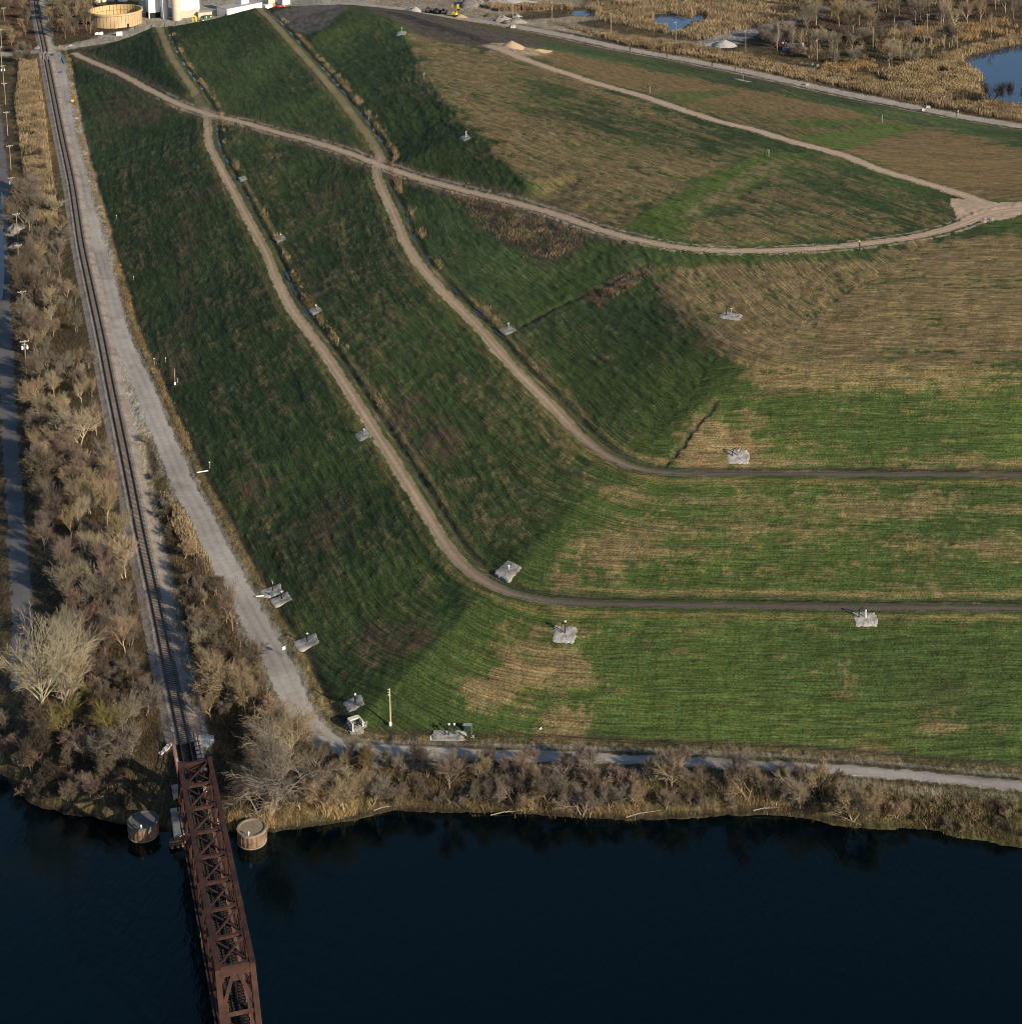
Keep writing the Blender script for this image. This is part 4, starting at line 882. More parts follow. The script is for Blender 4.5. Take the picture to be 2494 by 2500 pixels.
# ------------------------------------------------------------------ wellheads on gravel pads
def pad_at(x, y, w, d, label, seed, m='gravel', rz=None):
    p = G(x, y); rr = random.Random(seed)
    gxv = gz(p.x+2, p.y)-gz(p.x-2, p.y); gyv = gz(p.x, p.y+2)-gz(p.x, p.y-2)
    a = (math.atan2(gyv, gxv)-math.pi/2) if rz is None else rz; ca, sa = math.cos(a), math.sin(a)
    n = 9; v = []; f = []; top = []
    for j in range(n):
        for i in range(n):
            u = (i/(n-1)-.5)*w; t = (j/(n-1)-.5)*d
            if i in (0, n-1): u += rr.uniform(-.12, .12)*w*.35
            if j in (0, n-1): t += rr.uniform(-.12, .12)*d*.35
            if i in (0, n-1) and j in (0, n-1): u *= .94; t *= .94
            X_, Y_ = p.x+u*ca-t*sa, p.y+u*sa+t*ca; edge_ = i in (0, n-1) or j in (0, n-1)
            v.append((X_-p.x, Y_-p.y, gz(X_, Y_)-p.z+(.03 if edge_ else .13)+rr.uniform(-.02, .02)))
    for j in range(n-1):
        for i in range(n-1): f.append((j*n+i, j*n+i+1, (j+1)*n+i+1, (j+1)*n+i))
    ring = [i for i in range(n)]+[j*n+n-1 for j in range(1, n)]+[(n-1)*n+i for i in range(n-2, -1, -1)]+[j*n for j in range(n-2, 0, -1)]
    k0 = len(v); v += [(v[i][0], v[i][1], v[i][2]-.6) for i in ring]
    for i in range(len(ring)): f.append((ring[i], k0+i, k0+(i+1) % len(ring), ring[(i+1) % len(ring)]))
    o = MB().add(v, f).build('gravel_pad', M[m]); o.location = p; tag(o, label, 'gravel pad', 'crushed stone pads around the gas wellheads'); return p, a
def wellhead(p, a, kind, label, h=1.5, mname='galv', du=0, dv=0):
    ca, sa = math.cos(a), math.sin(a); q = Vector((p.x+du*ca-dv*sa, p.y+du*sa+dv*ca, 0)); q.z = gz(q.x, q.y)+.3
    t = thing('gas_wellhead', label, 'wellhead', tuple(q), a, 'gas wellheads on the mound'); mm = M[mname]
    MB().tube([(0, 0, -.5), (0, 0, h)], .11, 8).build('riser', mm, t)
    if kind == 'arch':
        MB().tube([(0, 0, h-.1), (-.1, 0, h+.3), (-.5, 0, h+.45), (-.95, 0, h+.25), (-1.15, 0, h-.3), (-1.2, 0, -.3)], .11, 8).build('lateral_pipe', M['dark'] if mname != 'dark' else M['galv'], t)
        MB().lathe((0, 0, h-.05), [(.14, 0), (.2, .02), (.2, .1), (.12, .14)], 10).build('flange', M['white'], t)
    elif kind == 'tee':
        MB().tube([(-.5, 0, h), (.35, 0, h)], .13, 8).build('tee', mm, t)
        MB().tube([(-.5, 0, h), (-.62, 0, h-.3), (-.62, 0, -.3)], .08, 8).build('drop_pipe', M['dark'], t)
        MB().lathe((.1, 0, h+.1), [(.05, 0), (.05, .25), (.22, .26), (.22, .32), (.04, .34)], 10).build('valve', M['white'], t)
    elif kind == 'cap':
        MB().lathe((0, 0, h-.1), [(.11, 0), (.18, .03), (.19, .25), (.14, .3), (.03, .33)], 10).build('cap', M['white'], t)
        MB().tube([(.35, .1, -.4), (.35, .1, h-.3)], .07, 6).build('side_pipe', mm, t)
    elif kind == 'fork':
        MB().tube([(0, 0, h), (-.35, 0, h+.45), (-.35, 0, h+.8)], .08, 6).build('branch', M['pole_pale'], t); MB().tube([(0, 0, h), (.4, 0, h+.35), (.4, 0, h+.7)], .08, 6).build('branch', M['pole_pale'], t)
    return t
WELLS = [  # x, y, w, d, pad label, wellhead kind, height, material, wellhead label
 (458, 337, 4.6, 2.2, 'small pale gravel pad high beside the lower bench near the haul road crossing', None, 0, '', ''),
 (529, 451, 3.8, 2.6, 'gravel pad with a thin riser above the lower bench, second from the haul road', 'cap', 1.1, 'white', 'thin white riser on the pad second from the haul road crossing'),
 (595, 586, 4.0, 2.6, 'gravel pad with a white riser above the lower bench, third from the haul road', 'cap', 1.2, 'white', 'white riser on the pad third from the haul road crossing'),
 (685, 821, 4.2, 2.8, 'gravel pad touching the outer edge of the lower bench road', 'tee', .8, 'galv', 'low grey wellhead on the pad at the edge of the lower bench road'),
 (958, 1076, 4.2, 3.6, 'bare square gravel pad inside the lower bench bend', 'cap', .5, 'conc_lt', 'stubby wellhead lying low on the pad inside the lower bench bend'),
 (957, 623, 4.2, 2.8, 'gravel pad beside the wet ditch of the upper bench at the end of the drain', 'tee', 1.2, 'white', 'wellhead with white caps beside the wet ditch of the upper bench'),
 (1378, 597, 4.6, 3.6, 'diamond shaped gravel pad on the dry stubble of the upper slope', 'arch', 1.7, 'white', 'white wellhead with a curved hose on the dry stubble slope'),
 (1392, 862, 4.2, 3.6, 'white square gravel pad above the straight upper bench road', 'arch', 1.2, 'white', 'white hooped wellhead on the square pad above the upper bench road'),
 (1065, 1197, 4.0, 3.4, 'white gravel pad on the green lower slope under a dark riser', 'tee', 2.0, 'dark', 'tall dark wellhead on the white pad of the lower slope'),
 (1632, 1167, 4.0, 3.4, 'white gravel pad just below the lower bench road at the far end of the slope', 'arch', 1.4, 'white', 'white hooped wellhead just below the lower bench road'),
 (513, 1116, 3.4, 4.0, 'upper of two touching gravel pads by the toe of the mound', 'fork', 1.4, 'dark', 'forked wellhead on the upper of the two touching pads'),
 (530, 1132, 3.4, 3.6, 'lower of two touching gravel pads by the toe of the mound', 'tee', 1.2, 'dark', 'dark wellhead on the lower of the two touching pads'),
 (578, 1213, 3.8, 4.2, 'large shaded gravel pad by the toe opposite the road sign', 'tee', 1.4, 'dark', 'dark wellhead on the large shaded pad opposite the road sign'),
 (668, 1327, 3.6, 3.0, 'gravel pad crossed by the lone pole shadow', 'cap', 1.5, 'dark', 'dark wellhead with white caps on the pad crossed by the pole shadow'),
 (846, 1389, 5.6, 2.6, 'gravel pad with two black risers at the foot of the front slope', 'tee', 1.7, 'dark', 'black wellhead on the pad at the foot of the front slope'),
 (757, 62.5, 7.0, 3.6, 'grey gravel pad on the crest next to the dark fresh soil', 'tee', 1.8, 'galv', 'grey wellhead on the crest pad next to the dark fresh soil'),
 (878, 260, 5.0, 2.4, 'small shaded gravel pad just below the dark crest', 'arch', 1.9, 'white', 'white wellhead with hose just below the dark crest'),
 (1401, 152, 7.5, 3.4, 'white gravel pad at the foot of the back field beside the access road', 'arch', 2.6, 'galv', 'wellhead on the white pad beside the access road')]
for i, (x, y, w_, d_, pl, kd, h, mm, wl) in enumerate(WELLS):
    p, a = pad_at(x, y, w_, d_, pl, 100+i)
    if kd: wellhead(p, a, kd, wl, h*.85, 'galv' if mm == 'white' and i < 8 else mm, dv=.2)
pE = G(857, 1386); wellhead(pE, 0, 'cap', 'slimmer black riser at the end of the double riser pad', 1.6, 'dark')
for x, y, kd, h, mm, lab in ((800, 150, 'tee', 1.6, 'galv', 'white wellhead without a pad on the dark upper slope'), (1449, 296, 'arch', 1.7, 'galv', 'arched pipe standing on the mown swale of the plateau'),
   (1226, 176, 'arch', 1.8, 'galv', 'arched pipe on the green strip behind the plateau road'), (1663, 230, 'arch', 1.9, 'galv', 'arched pipe on the bright mown swale behind the plateau'), (1806, 220, 'tee', 1.8, 'galv', 'forked pipe standing at the wet edge of the access road'),
   (1620, 472, 'cap', 1.9, 'dark', 'short dark riser on the green strip below the haul road')):
    p = G(x, y); wellhead(p, .1, kd, lab, h, mm)
# posts and drain pipes by the toe
for sx, sy, h, lab in ((377, 889, 1.6, 'white capped vent post at the toe beside the wet ditch'), (404.7, 885, 1.3, 'plain bent post in the scuffed soil by the toe'), (512, 1142, 1.4, 'white capped vent post above the drain pipe at the toe'), (285, 534, 1.2, 'small white capped post high along the toe'), (327, 683, 1.0, 'small white post on the lower left slope')):
    p = G(sx/K, sy/K); t = thing('vent_post', lab, 'vent post', tuple(p), 0, 'vent posts along the toe of the mound')
    MB().tube([(0, 0, -.3), (0, 0, h)], .06, 6).build('post', M['galv'], t); MB().lathe((0, 0, h-.25), [(.06, 0), (.14, .06), (.15, .18), (.09, .28), (.02, .3)], 10).build('cap', M['white'], t)
p = G(428/K, 940/K); t = thing('mast', 'thin pale mast with a white cabinet in the scuffed soil by the toe', 'mast', tuple(p))
MB().tube([(0, 0, -.3), (0, 0, 4.4)], [.07, .05], 6).build('mast', M['pole_pale'], t); MB().box((0, -.15, .45), (.4, .3, .7)).build('cabinet', M['white'], t); MB().tube([(.5, .6, -.3), (.5, .6, 1.6)], .12, 6).build('stub_pipe', M['galv'], t)
for a, c, lab in (((481, 1156), (509, 1152), 'white drain pipe lying across the toe ditch'), ((625, 1459), (645, 1458), 'short pale drain pipe by the two touching pads')):
    p, q = G(a[0]/K, a[1]/K), G(c[0]/K, c[1]/K); o = MB().tube([(0, 0, .25), (q.x-p.x, q.y-p.y, q.z-p.z+.3)], .13, 8).build('drain_pipe', M['white']); o.location = p; tag(o, lab, 'drain pipe')
# road sign
p = G(694/K, 1602/K); t = thing('road_sign', 'small white double panel sign on a post beside the gravel road', 'sign', tuple(p), R(40))
MB().tube([(0, 0, -.3), (0, 0, 1.9)], .04, 6).build('post', M['galv'], t); MB().box((-.17, 0, 1.6), (.32, .04, .6)).build('panel', M['white'], t); MB().box((.17, 0, 1.6), (.32, .04, .6)).build('panel', M['white'], t)
p = G(178/K, 251/K); t = thing('marker_box', 'yellow marker box on a short post in the toe verge', 'marker box', tuple(p)); MB().tube([(0, 0, -.3), (0, 0, .5)], .06, 6).build('post', M['yellow'], t); MB().box((0, 0, .85), (.9, .5, .7)).build('box', M['yellow'], t)
# control panel and posts at the foot of the front slope
p = G(1142/K, 1786/K); t = thing('control_panel', 'galvanised control panel stand with a grey cabinet at the foot of the slope', 'control panel', tuple(p), R(-8))
for s1 in (-1, 1): MB().tube([(s1*.62, 0, -.3), (s1*.62, 0, 1.35)], .05, 6).build('leg', M['galv'], t)
MB().box((0, -.05, .7), (1.0, .25, .85)).build('cabinet', M['green_p'], t); MB().box((0, -.2, 1.42), (1.5, .75, .06)).build('hood', M['galv'], t)
p = G(1148/K, 1806/K); t = thing('pipe_manifold', 'dark green pipe stub with a grey bracket beside the control panel', 'pipe', tuple(p)); MB().tube([(0, 0, -.3), (0, 0, 1.3)], .16, 8).build('stub', M['green_p'], t); MB().tube([(.1, 0, .4), (.6, 0, .4), (.65, 0, -.2)], .06, 6).build('elbow', M['galv'], t); MB().box((.5, 0, .7), (.35, .1, .3)).build('bracket', M['galv'], t)
p = G(1051/K, 1808/K); o = MB().tube([(0, 0, -.2), (.0, 0, .9)], .07, 6).build('marker_post', M['white']); o.location = p; tag(o, 'slim white marker post left of the double riser pad', 'marker post')
p = G(1019, 1377); o = MB().box((0, 0, .12), (.42, .3, .3), .6).box((.1, .1, .34), (.18, .18, .18), .3).build('plastic_jug', M['white']); o.location = p; tag(o, 'small white jug lying on the front slope', 'jug')
# culvert and stone
p = G(868/K, 1771/K); t = thing('culvert', 'open concrete culvert headwall set in rubble at the mound corner', 'culvert', tuple(p), R(28))
MB().box((-.95, 0, .35), (.22, 2.2, 1.5)).build('side_wall', M['conc_lt'], t); MB().box((.95, 0, .35), (.22, 2.2, 1.5)).build('side_wall', M['conc_lt'], t); MB().box((0, .75, .98), (1.68, .9, .2)).build('roof_slab', M['conc_lt'], t); MB().box((0, .9, .3), (1.68, .2, 1.2)).build('back_wall', M['cap_dk'], t)  # back wall coloured dark for the shade inside the opening
def rocks(name, label, pts, n, smin, smax, m, kind='stuff', rad=None, cat='rubble'):
    rr = random.Random(hash(label) % 1000 if False else len(label)*7+n); b = MB(); c0 = pts[0]
    for _ in range(n):
        a, q = rr.choice(pts), rr.choice(pts); t = rr.random(); x = a.x+(q.x-a.x)*t+rr.uniform(-.5, .5); y = a.y+(q.y-a.y)*t+rr.uniform(-.5, .5); s = smin+(smax-smin)*rr.random()**2.2; z = gz(x, y)
        v = []
        for zz, k in ((-.4, .8), (.15, 1), (.5, .55)):
            for i in range(5): an = i*1.2566+rr.uniform(-.3, .3); v.append((x-c0.x+math.cos(an)*s*.6*k*rr.uniform(.8, 1.2), y-c0.y+math.sin(an)*s*.6*k*rr.uniform(.8, 1.2), z-c0.z+zz*s*.8+.05))
        b.add(v, [(i, (i+1) % 5, 5+(i+1) % 5, 5+i) for i in range(5)]+[(5+i, 5+(i+1) % 5, 10+(i+1) % 5, 10+i) for i in range(5)]+[(10, 11, 12, 13, 14)])
    o = b.build(name, M[m]); o.location = c0; o['label'] = label; o['category'] = cat
    if kind: o['kind'] = kind
    return o
rocks('rubble', 'pale rubble packed around the culvert headwall', [G(848/K, 1768/K), G(860/K, 1790/K), G(878/K, 1788/K), G(888/K, 1768/K), G(876/K, 1780/K)], 260, .18, .5, 'gravel')
rocks('rubble', 'small white boulders beside the plateau road junction', [G(1861, 415), G(1868, 414)], 7, .8, 1.8, 'gravel')
rocks('rubble', 'pale stones edging the haul road embankment', [q for i, q in enumerate(offset(HAUL, -3.1)) if 28 < i < 108]+[q for i, q in enumerate(offset(HAUL, -3.6)) if 50 < i < 90], 0, .2, .6, 'rock')
b = MB()
def edge_stones(Pl, off, i0, i1, dens, label, smax):
    rr = random.Random(5); b = MB(); c0 = Pl[i0]
    for p in resample(Pl[i0:i1], .5):
        if rr.random() > dens: continue
        j = min(range(len(Pl)), key=lambda k: (Pl[k].x-p.x)**2+(Pl[k].y-p.y)**2); t = tang(Pl, j); of = off+rr.gauss(0, .5); x, y = p.x-t.y*of, p.y+t.x*of; s = .11+rr.random()**3*smax; z = gz(x, y)+.15; v = []
        for zz, k in ((-.4, .8), (.1, 1), (.5, .6)):
            for i in range(5): an = i*1.2566+rr.uniform(-.3, .3); v.append((x-c0.x+math.cos(an)*s*k, y-c0.y+math.sin(an)*s*k, z-c0.z+zz*s*1.2))
        b.add(v, [(i, (i+1) % 5, 5+(i+1) % 5, 5+i) for i in range(5)]+[(5+i, 5+(i+1) % 5, 10+(i+1) % 5, 10+i) for i in range(5)]+[(10, 11, 12, 13, 14)])
    o = b.build('edge_stones', M['rock']); o.location = c0; o['kind'] = 'stuff'; o['label'] = label; o['category'] = 'stones'
edge_stones(HAUL, -3.0, 38, 120, .55, 'pale stones along the outer edge of the haul road', .16)
edge_stones(HAUL, 2.9, 30, 110, .30, 'pale stones along the inner edge of the haul road', .14)
edge_stones(UPPER, 2.8, 2, 55, .2, 'small stones along the plateau road', .12)
edge_stones(PR, -3.1, 70, 140, .25, 'loose stones along the outer edge of the gravel road', .12)
bpy.data.objects.remove(bpy.data.objects['rubble.002'])
# puddles in the ditches and on the roads
def ditch_puddle(BL, off, i0, i1, w_, name='puddle'):
    P_ = offset(BL, off); v = []; f = []; rr = random.Random(i0+int(off*7)); seg = resample(P_[i0:i1], .8); k = 0
    while k < len(seg)-6:
        n = rr.randint(4, 14); run = seg[k:k+n]; k += n+rr.randint(2, 14); b0 = len(v)
        for q, p in enumerate(run):
            j = min(range(len(BL)), key=lambda q_: (BL[q_].x-p.x)**2+(BL[q_].y-p.y)**2); t = tang(BL, j); hw = w_*(.12+math.sin(math.pi*(q+.5)/len(run))*rr.uniform(.45, 1)); sh = rr.uniform(-.12, .12)
            z = p.z-.34
            v += [(p.x+t.y*(hw+sh), p.y-t.x*(hw+sh), z), (p.x-t.y*(hw-sh), p.y+t.x*(hw-sh), z)]
        f += [(b0+2*q, b0+2*q+1, b0+2*q+3, b0+2*q+2) for q in range(len(run)-1)]
    o = MB().add(v, f).build(name, M['puddle']); o['kind'] = 'structure'
for a, c in ((4, 16), (18, 34), (40, 58), (62, 72), (84, 97)): ditch_puddle(BENCH1, 3.2, a, c, .55)
for a, c in ((8, 22), (30, 44), (48, 60), (74, 88), (92, 104)): ditch_puddle(BENCH2, 3.2, a, c, .5)
def puddle(pts, dz=.02, z=None):
    P_ = [G(*p) for p in pts]; zz = max(gz(p.x, p.y) for p in P_)+dz if z is None else z
    flatmesh('puddle', [(p.x, p.y, zz) for p in P_], M['puddle'])
for pts in ([(94, 103), (99, 101), (103, 103), (101, 106), (96, 106)], [(118, 104), (122, 101), (121, 108), (124, 117), (122, 122), (118, 114)], [(110, 136), (116, 133), (118, 137), (112, 139)], [(0, 430), (8, 440), (9, 520), (6, 560), (0, 570)], [(264, 655), (270, 662), (278, 682), (272, 680)],
            [(2, 360), (10, 372), (8, 400), (1, 395)], [(283, 698), (288, 701), (293, 712), (288, 712)]): puddle(pts, .06)
# ------------------------------------------------------------------ bare trees
M['bark'] = mat('bare_bark', objcol=True, rough=.9, var=.15, scale=1.5, spec=.1)
M['twig'] = mat('bare_twigs', objcol=True, rough=.9, var=.12, scale=1.0, spec=.1)
def ribbon(b, P, w0, w1, rng):
    s = Vector((rng.uniform(-1, 1), rng.uniform(-1, 1), rng.uniform(-.4, .4)))
    o = len(b.v); n = len(P)
    for i, p in enumerate(P):
        t = P[min(i+1, n-1)]-P[max(i-1, 0)]; a = t.cross(s)
        if a.length < 1e-5: a = Vector((1, 0, 0))
        a.normalize(); w = (w0+(w1-w0)*i/(n-1))*.5; b.v.append(tuple(p+a*w)); b.v.append(tuple(p-a*w))
    for i in range(n-1): b.f.append((o+2*i, o+2*i+1, o+2*i+3, o+2*i+2))
def tree_proto(seed, H, cfg):
    rng = random.Random(seed); bt, bc = MB(), MB(); nl = len(cfg['n'])
    def grow(p, d, L, r, lvl):
        ns = 5 if lvl == 0 else (4 if lvl < 3 else 2); P = [p.copy()]; q = p.copy(); dd_ = d.copy()
        for _ in range(ns):
            dd_ = (dd_+Vector((rng.gauss(0, 1), rng.gauss(0, 1), rng.gauss(0, .6)))*cfg['wob']+Vector((0, 0, cfg['up'][min(lvl, len(cfg['up'])-1)]))).normalized(); q = q+dd_*(L/ns); P.append(q.copy())
        if lvl <= 1: bt.tube(P, [r*(1-.62*i/ns) for i in range(ns+1)], 6 if lvl == 0 else 5, False)
        elif lvl == 2: bc.tube(P, [max(.022, r*(1-.6*i/ns)) for i in range(ns+1)], 3, False)
        else: ribbon(bc, P, max(2*r, cfg['tw']), cfg['tw']*.55, rng)
        if lvl >= nl: return
        n = cfg['n'][lvl]; n = max(2, int(round(n*rng.uniform(.8, 1.2))))
        for k in range(n):
            t = cfg['t0'][min(lvl, len(cfg['t0'])-1)]; t = t+(1-t)*((k+rng.random())/n); f = t*ns; i = min(ns-1, int(f)); pos = P[i].lerp(P[i+1], f-i); ax = (P[i+1]-P[i]).normalized()
            pr = ax.cross(Vector((rng.gauss(0, 1), rng.gauss(0, 1), rng.gauss(0, 1)))).normalized(); an = R(rng.uniform(*cfg['ang'][min(lvl, len(cfg['ang'])-1)]))
            if k == n-1: an *= .35
            nd = ax*math.cos(an)+pr*math.sin(an)
            grow(pos, nd.normalized(), L*cfg['lr'][min(lvl, len(cfg['lr'])-1)]*rng.uniform(.7, 1.15)*(1.12-.45*t if lvl < 2 else 1), r*(.62 if lvl else .55)*(1-.45*t)+.004, lvl+1)
    for s in range(cfg.get('stems', 1)):
        d = Vector((rng.gauss(0, cfg.get('lean', .05)), rng.gauss(0, cfg.get('lean', .05)), 1)).normalized()
        grow(Vector((rng.gauss(0, .25), rng.gauss(0, .25), -.3))*(1 if cfg.get('stems', 1) > 1 else .3), d, H*cfg['trunk'], cfg['r'], 0)
    allz = max(v[2] for v in bc.v); k = H/allz
    for b in (bt, bc): b.v = [(v[0]*k, v[1]*k, v[2]*k) for v in b.v]
    t = thing('bare_tree', '', 'tree'); a = bt.build('trunk', M['bark'], t); c = bc.build('crown', M['twig'], t); return t
CFG = dict(
 cotton=dict(n=[8, 9, 9, 8], trunk=.34, lr=[1.45, .62, .5, .5], ang=[(18, 48), (20, 50), (20, 50), (20, 50)], t0=[.45, .25, .2, .1], up=[.05, .10, .08, .05], wob=.10, r=.21, tw=.021),
 round=dict(n=[8, 8, 8, 8], trunk=.42, lr=[.95, .62, .55, .55], ang=[(22, 62), (25, 60), (25, 55), (20, 50)], t0=[.38, .2, .15, .1], up=[.04, .13, .11, .07], wob=.10, r=.105, tw=.016, stems=2, lean=.22),
 bush=dict(n=[8, 9, 7], trunk=.62, lr=[.7, .6, .55], ang=[(20, 60), (25, 60), (25, 55)], t0=[.1, .15, .1], up=[.03, .05, .03], wob=.12, r=.035, tw=.020, stems=4, lean=.45),
 slim=dict(n=[18, 7, 7], trunk=.85, lr=[.38, .5, .5], ang=[(25, 55), (25, 55), (20, 50)], t0=[.22, .2, .15], up=[.02, .12, .08], wob=.05, r=.14, tw=.030),
 fan=dict(n=[9, 9, 8, 8], trunk=.42, lr=[1.15, .6, .5, .5], ang=[(12, 38), (18, 42), (20, 45), (20, 45)], t0=[.3, .2, .15, .1], up=[.05, .12, .10, .05], wob=.07, r=.13, tw=.016),
 gnarl=dict(n=[6, 7, 7, 6], trunk=.40, stems=2, lean=.22, lr=[1.15, .68, .55, .5], ang=[(12, 48), (28, 60), (30, 65), (25, 60)], t0=[.28, .2, .15, .1], up=[.05, .06, .03, .02], wob=.20, r=.18, tw=.024))
PROT = {}
for nm, H, cnt in (('cotton', 18, 2), ('round', 7, 4), ('bush', 3, 3), ('slim', 11, 2), ('fan', 10, 3), ('gnarl', 12, 2)):
    PROT[nm] = [tree_proto(100+13*i+len(nm)*7, H, CFG[nm]) for i in range(cnt)]
PH = dict(cotton=18, round=7, bush=3, slim=11, fan=10, gnarl=12)
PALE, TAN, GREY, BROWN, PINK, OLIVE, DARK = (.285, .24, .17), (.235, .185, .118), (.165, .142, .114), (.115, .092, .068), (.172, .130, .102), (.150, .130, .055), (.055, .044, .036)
CN = {PALE: 'pale', TAN: 'tan', GREY: 'grey', BROWN: 'brown', PINK: 'pinkish', OLIVE: 'olive', DARK: 'dark'}
def plant(x, y, H, kind, c, label, group=None, name=None, p=None, wide=1.0, rz=None):
    pr = RND.choice(PROT[kind]); k = H/PH[kind]; q = G(x, y) if p is None else p
    o = dup(pr, tuple(q), RND.uniform(0, 6.28) if rz is None else rz, label, (k*wide, k*wide, k))
    o['category'] = 'shrub' if (kind == 'bush' or name == 'low_bare_plant') else 'tree'
    if name or kind == 'bush': o.name = name or 'low_bare_plant'
    if group: o['group'] = group
    j = RND.uniform(.82, 1.18); cc = tuple(v*j*RND.uniform(.95, 1.05) for v in c)
    for ch in o.children: ch.color = (*cc, 1) if ch.name.startswith('crown') else (*[min(.5, v*1.35) for v in cc], 1)
    return o
placed = []
_tk = [(q.x, q.y) for q in TRK]; _ub = TW(UE, 0, 0)
def near_track(p):
    r_ = p-TW(0, 0, 0); u, v = r_.dot(TU), r_.dot(TV)
    return min((a-p.x)**2+(b-p.y)**2 for a, b in _tk) < 4.8**2 or (UA-8 < u < UE+3 and -11 < v < 9.5)
def fill(poly, n, kinds, Hs, cols, where, group, mind, ns=3, wide=(.9, 1.2)):
    xs = [p[0] for p in poly]; ys = [p[1] for p in poly]; k = 0; tries = 0; PP = [Vector((p[0], p[1], 0)) for p in poly]
    while k < n and tries < n*40:
        tries += 1; x = RND.uniform(min(xs), max(xs)); y = RND.uniform(min(ys), max(ys))
        if not inpoly(np.array([x]), np.array([y]), PP)[0]: continue
        p = G(x, y)
        if p.z < WATER_Z+.5 or any((p.x-q.x)**2+(p.y-q.y)**2 < mind*mind for q in placed[-260:]): continue
        kd = RND.choice(kinds); c = RND.choice(cols); H = RND.uniform(*Hs)*RND.choice((1, 1, 1, 1.25, .85))*(.5 if kd == 'bush' and Hs[1] > 4 else 1)
        if near_track(p): continue
        tall = H > (Hs[0]+Hs[1])/2; shr = kd == 'bush' or H < 6.0  # low trees share the shrub name and category with real bushes
        lab = f"{'tall' if tall else 'low'} bare {CN[c]} {dict(cotton='spreading', round='rounded', bush='twiggy', slim='slender', fan='upright', gnarl='crooked')[kd]} {'shrub' if shr else 'tree'} {where}"
        plant(x, y, H, kd, c, lab, lab.replace('tree', 'trees').replace('shrub', 'shrubs').replace('treess', 'trees'), name='low_bare_plant' if shr else None, p=p, wide=RND.uniform(*wide)); placed.append(p); k += 1
HERO = [
 (70, 1380, 23, 'cotton', PALE, 'largest pale cottonwood with a wide fan of branches at the photo edge', 1.15), (118, 1362, 15, 'fan', PALE, 'pale tree leaning out beside the largest cottonwood', 1.25),
 (203, 993, 12.5, 'fan', TAN, 'tall tan oval tree standing alone close to the ballast halfway down the strip', .62), (236, 1232, 9, 'fan', TAN, 'yellowish fan shaped tree with a clear trunk beside the ballast', 1.0),
 (118, 1405, 9, 'fan', OLIVE, 'wide olive green tree below the largest cottonwood', 1.5), (168, 1345, 7, 'slim', OLIVE, 'small upright olive tree behind the olive pair', 1.3), (212, 1408, 9.5, 'fan', OLIVE, 'olive tree with bright forked limbs near the abutment', 1.2),
 (243, 1440, 8, 'round', GREY, 'dome shaped purplish grey tree left of the abutment', 1.15), (438, 1190, 10.5, 'fan', PINK, 'thin pinkish tree overlapping the gravel road', .85),
 (426, 1328, 8.5, 'round', TAN, 'broad tan tree mass between rail and gravel road', 1.25), (395, 1300, 8, 'round', TAN, 'tan twiggy tree on the rail side of the broad tan mass', 1.1), (465, 1345, 8, 'round', TAN, 'tan twiggy tree on the road side of the broad tan mass', 1.1),
 (514, 1532, 16.5, 'gnarl', GREY, 'big crooked pale tree rising from the river bank right of the bridge', 1.2), (563, 1442, 12, 'gnarl', TAN, 'crooked pale tree where the gravel road turns the corner', 1.2),
 (640, 1538, 8.5, 'round', TAN, 'dense tan rounded tree above the reeds at the water edge', 1.1), (612, 1520, 7, 'round', TAN, 'tan tree squeezed behind the shore reeds', 1.0), (692, 1462, 6.5, 'fan', OLIVE, 'small olive tree at the start of the river side road', 1.1), (660, 1440, 6, 'fan', GREY, 'thin grey tree just past the road corner', 1.0),
 (850, 1490, 8.2, 'fan', PINK, 'reddish round crowned tree on the bank beside the river road', 1.5), (1382, 1496, 8.8, 'fan', GREY, 'tall grey fan shaped tree reaching over the river road', 1.35), (1507, 1508, 6.5, 'gnarl', PALE, 'pale gnarled tree near the end of the wooded bank', .9),
 (1606, 1546, 7.5, 'round', TAN, 'wide tan tree hanging over the water at the last bend', 1.2), (1098, 1540, 5.5, 'round', GREY, 'grey shrubby tree spilling over the water edge', 1.25), (1258, 1490, 6.5, 'fan', GREY, 'pale grey narrow tree halfway along the bank', .8), (1010, 1500, 6, 'round', BROWN, 'brown round tree on the bank beyond the reddish tree', 1.2),
 (1870, 192, 9, 'gnarl', DARK, 'dark forked tree silhouetted against the lake, foremost', .9), (1890, 196, 10, 'fan', DARK, 'dark double trunked tree on the lake shore', .7), (1905, 197, 10.5, 'fan', DARK, 'tall dark tree at the lake shore nearest the edge of the picture', .7), (1858, 186, 7, 'slim', DARK, 'slim dark tree at the tip of the reeds by the lake', 1), (1925, 192, 6.5, 'slim', DARK, 'small dark tree at the photo edge on the lake shore', 1),  # shore trees: silhouette against the lake put into their dark bark
 (1868, 72, 12, 'slim', PALE, 'white barked birch standing above the lake', 1.0), (1677, 125, 12, 'cotton', PALE, 'pale spreading tree in front of the wood power line', .9), (1577, 135, 11, 'fan', GREY, 'grey many stemmed tree above the access road reeds', 1.0), (1698, 122, 10, 'slim', PALE, 'thin pale tree right of the pale spreading tree', 1),
 (1520, 66, 17, 'cotton', GREY, 'large grey tree behind the white stone heap', .9), (1575, 88, 7, 'slim', GREY, 'thin grey trees beside the bus', 1), (1465, 96, 13, 'slim', PALE, 'tall thin pale tree in front of the white stone heap', .8), (1600, 62, 16, 'fan', TAN, 'tall tan fan shaped tree in the far wood', .9), (1640, 68, 14, 'cotton', TAN, 'tan tree with heavy limbs in the far wood', .8)]
for x, y, H, kd, c, lab, wd in HERO:
    o = plant(x, y, H, kd, c, lab, wide=wd); placed.append(o.location.copy())
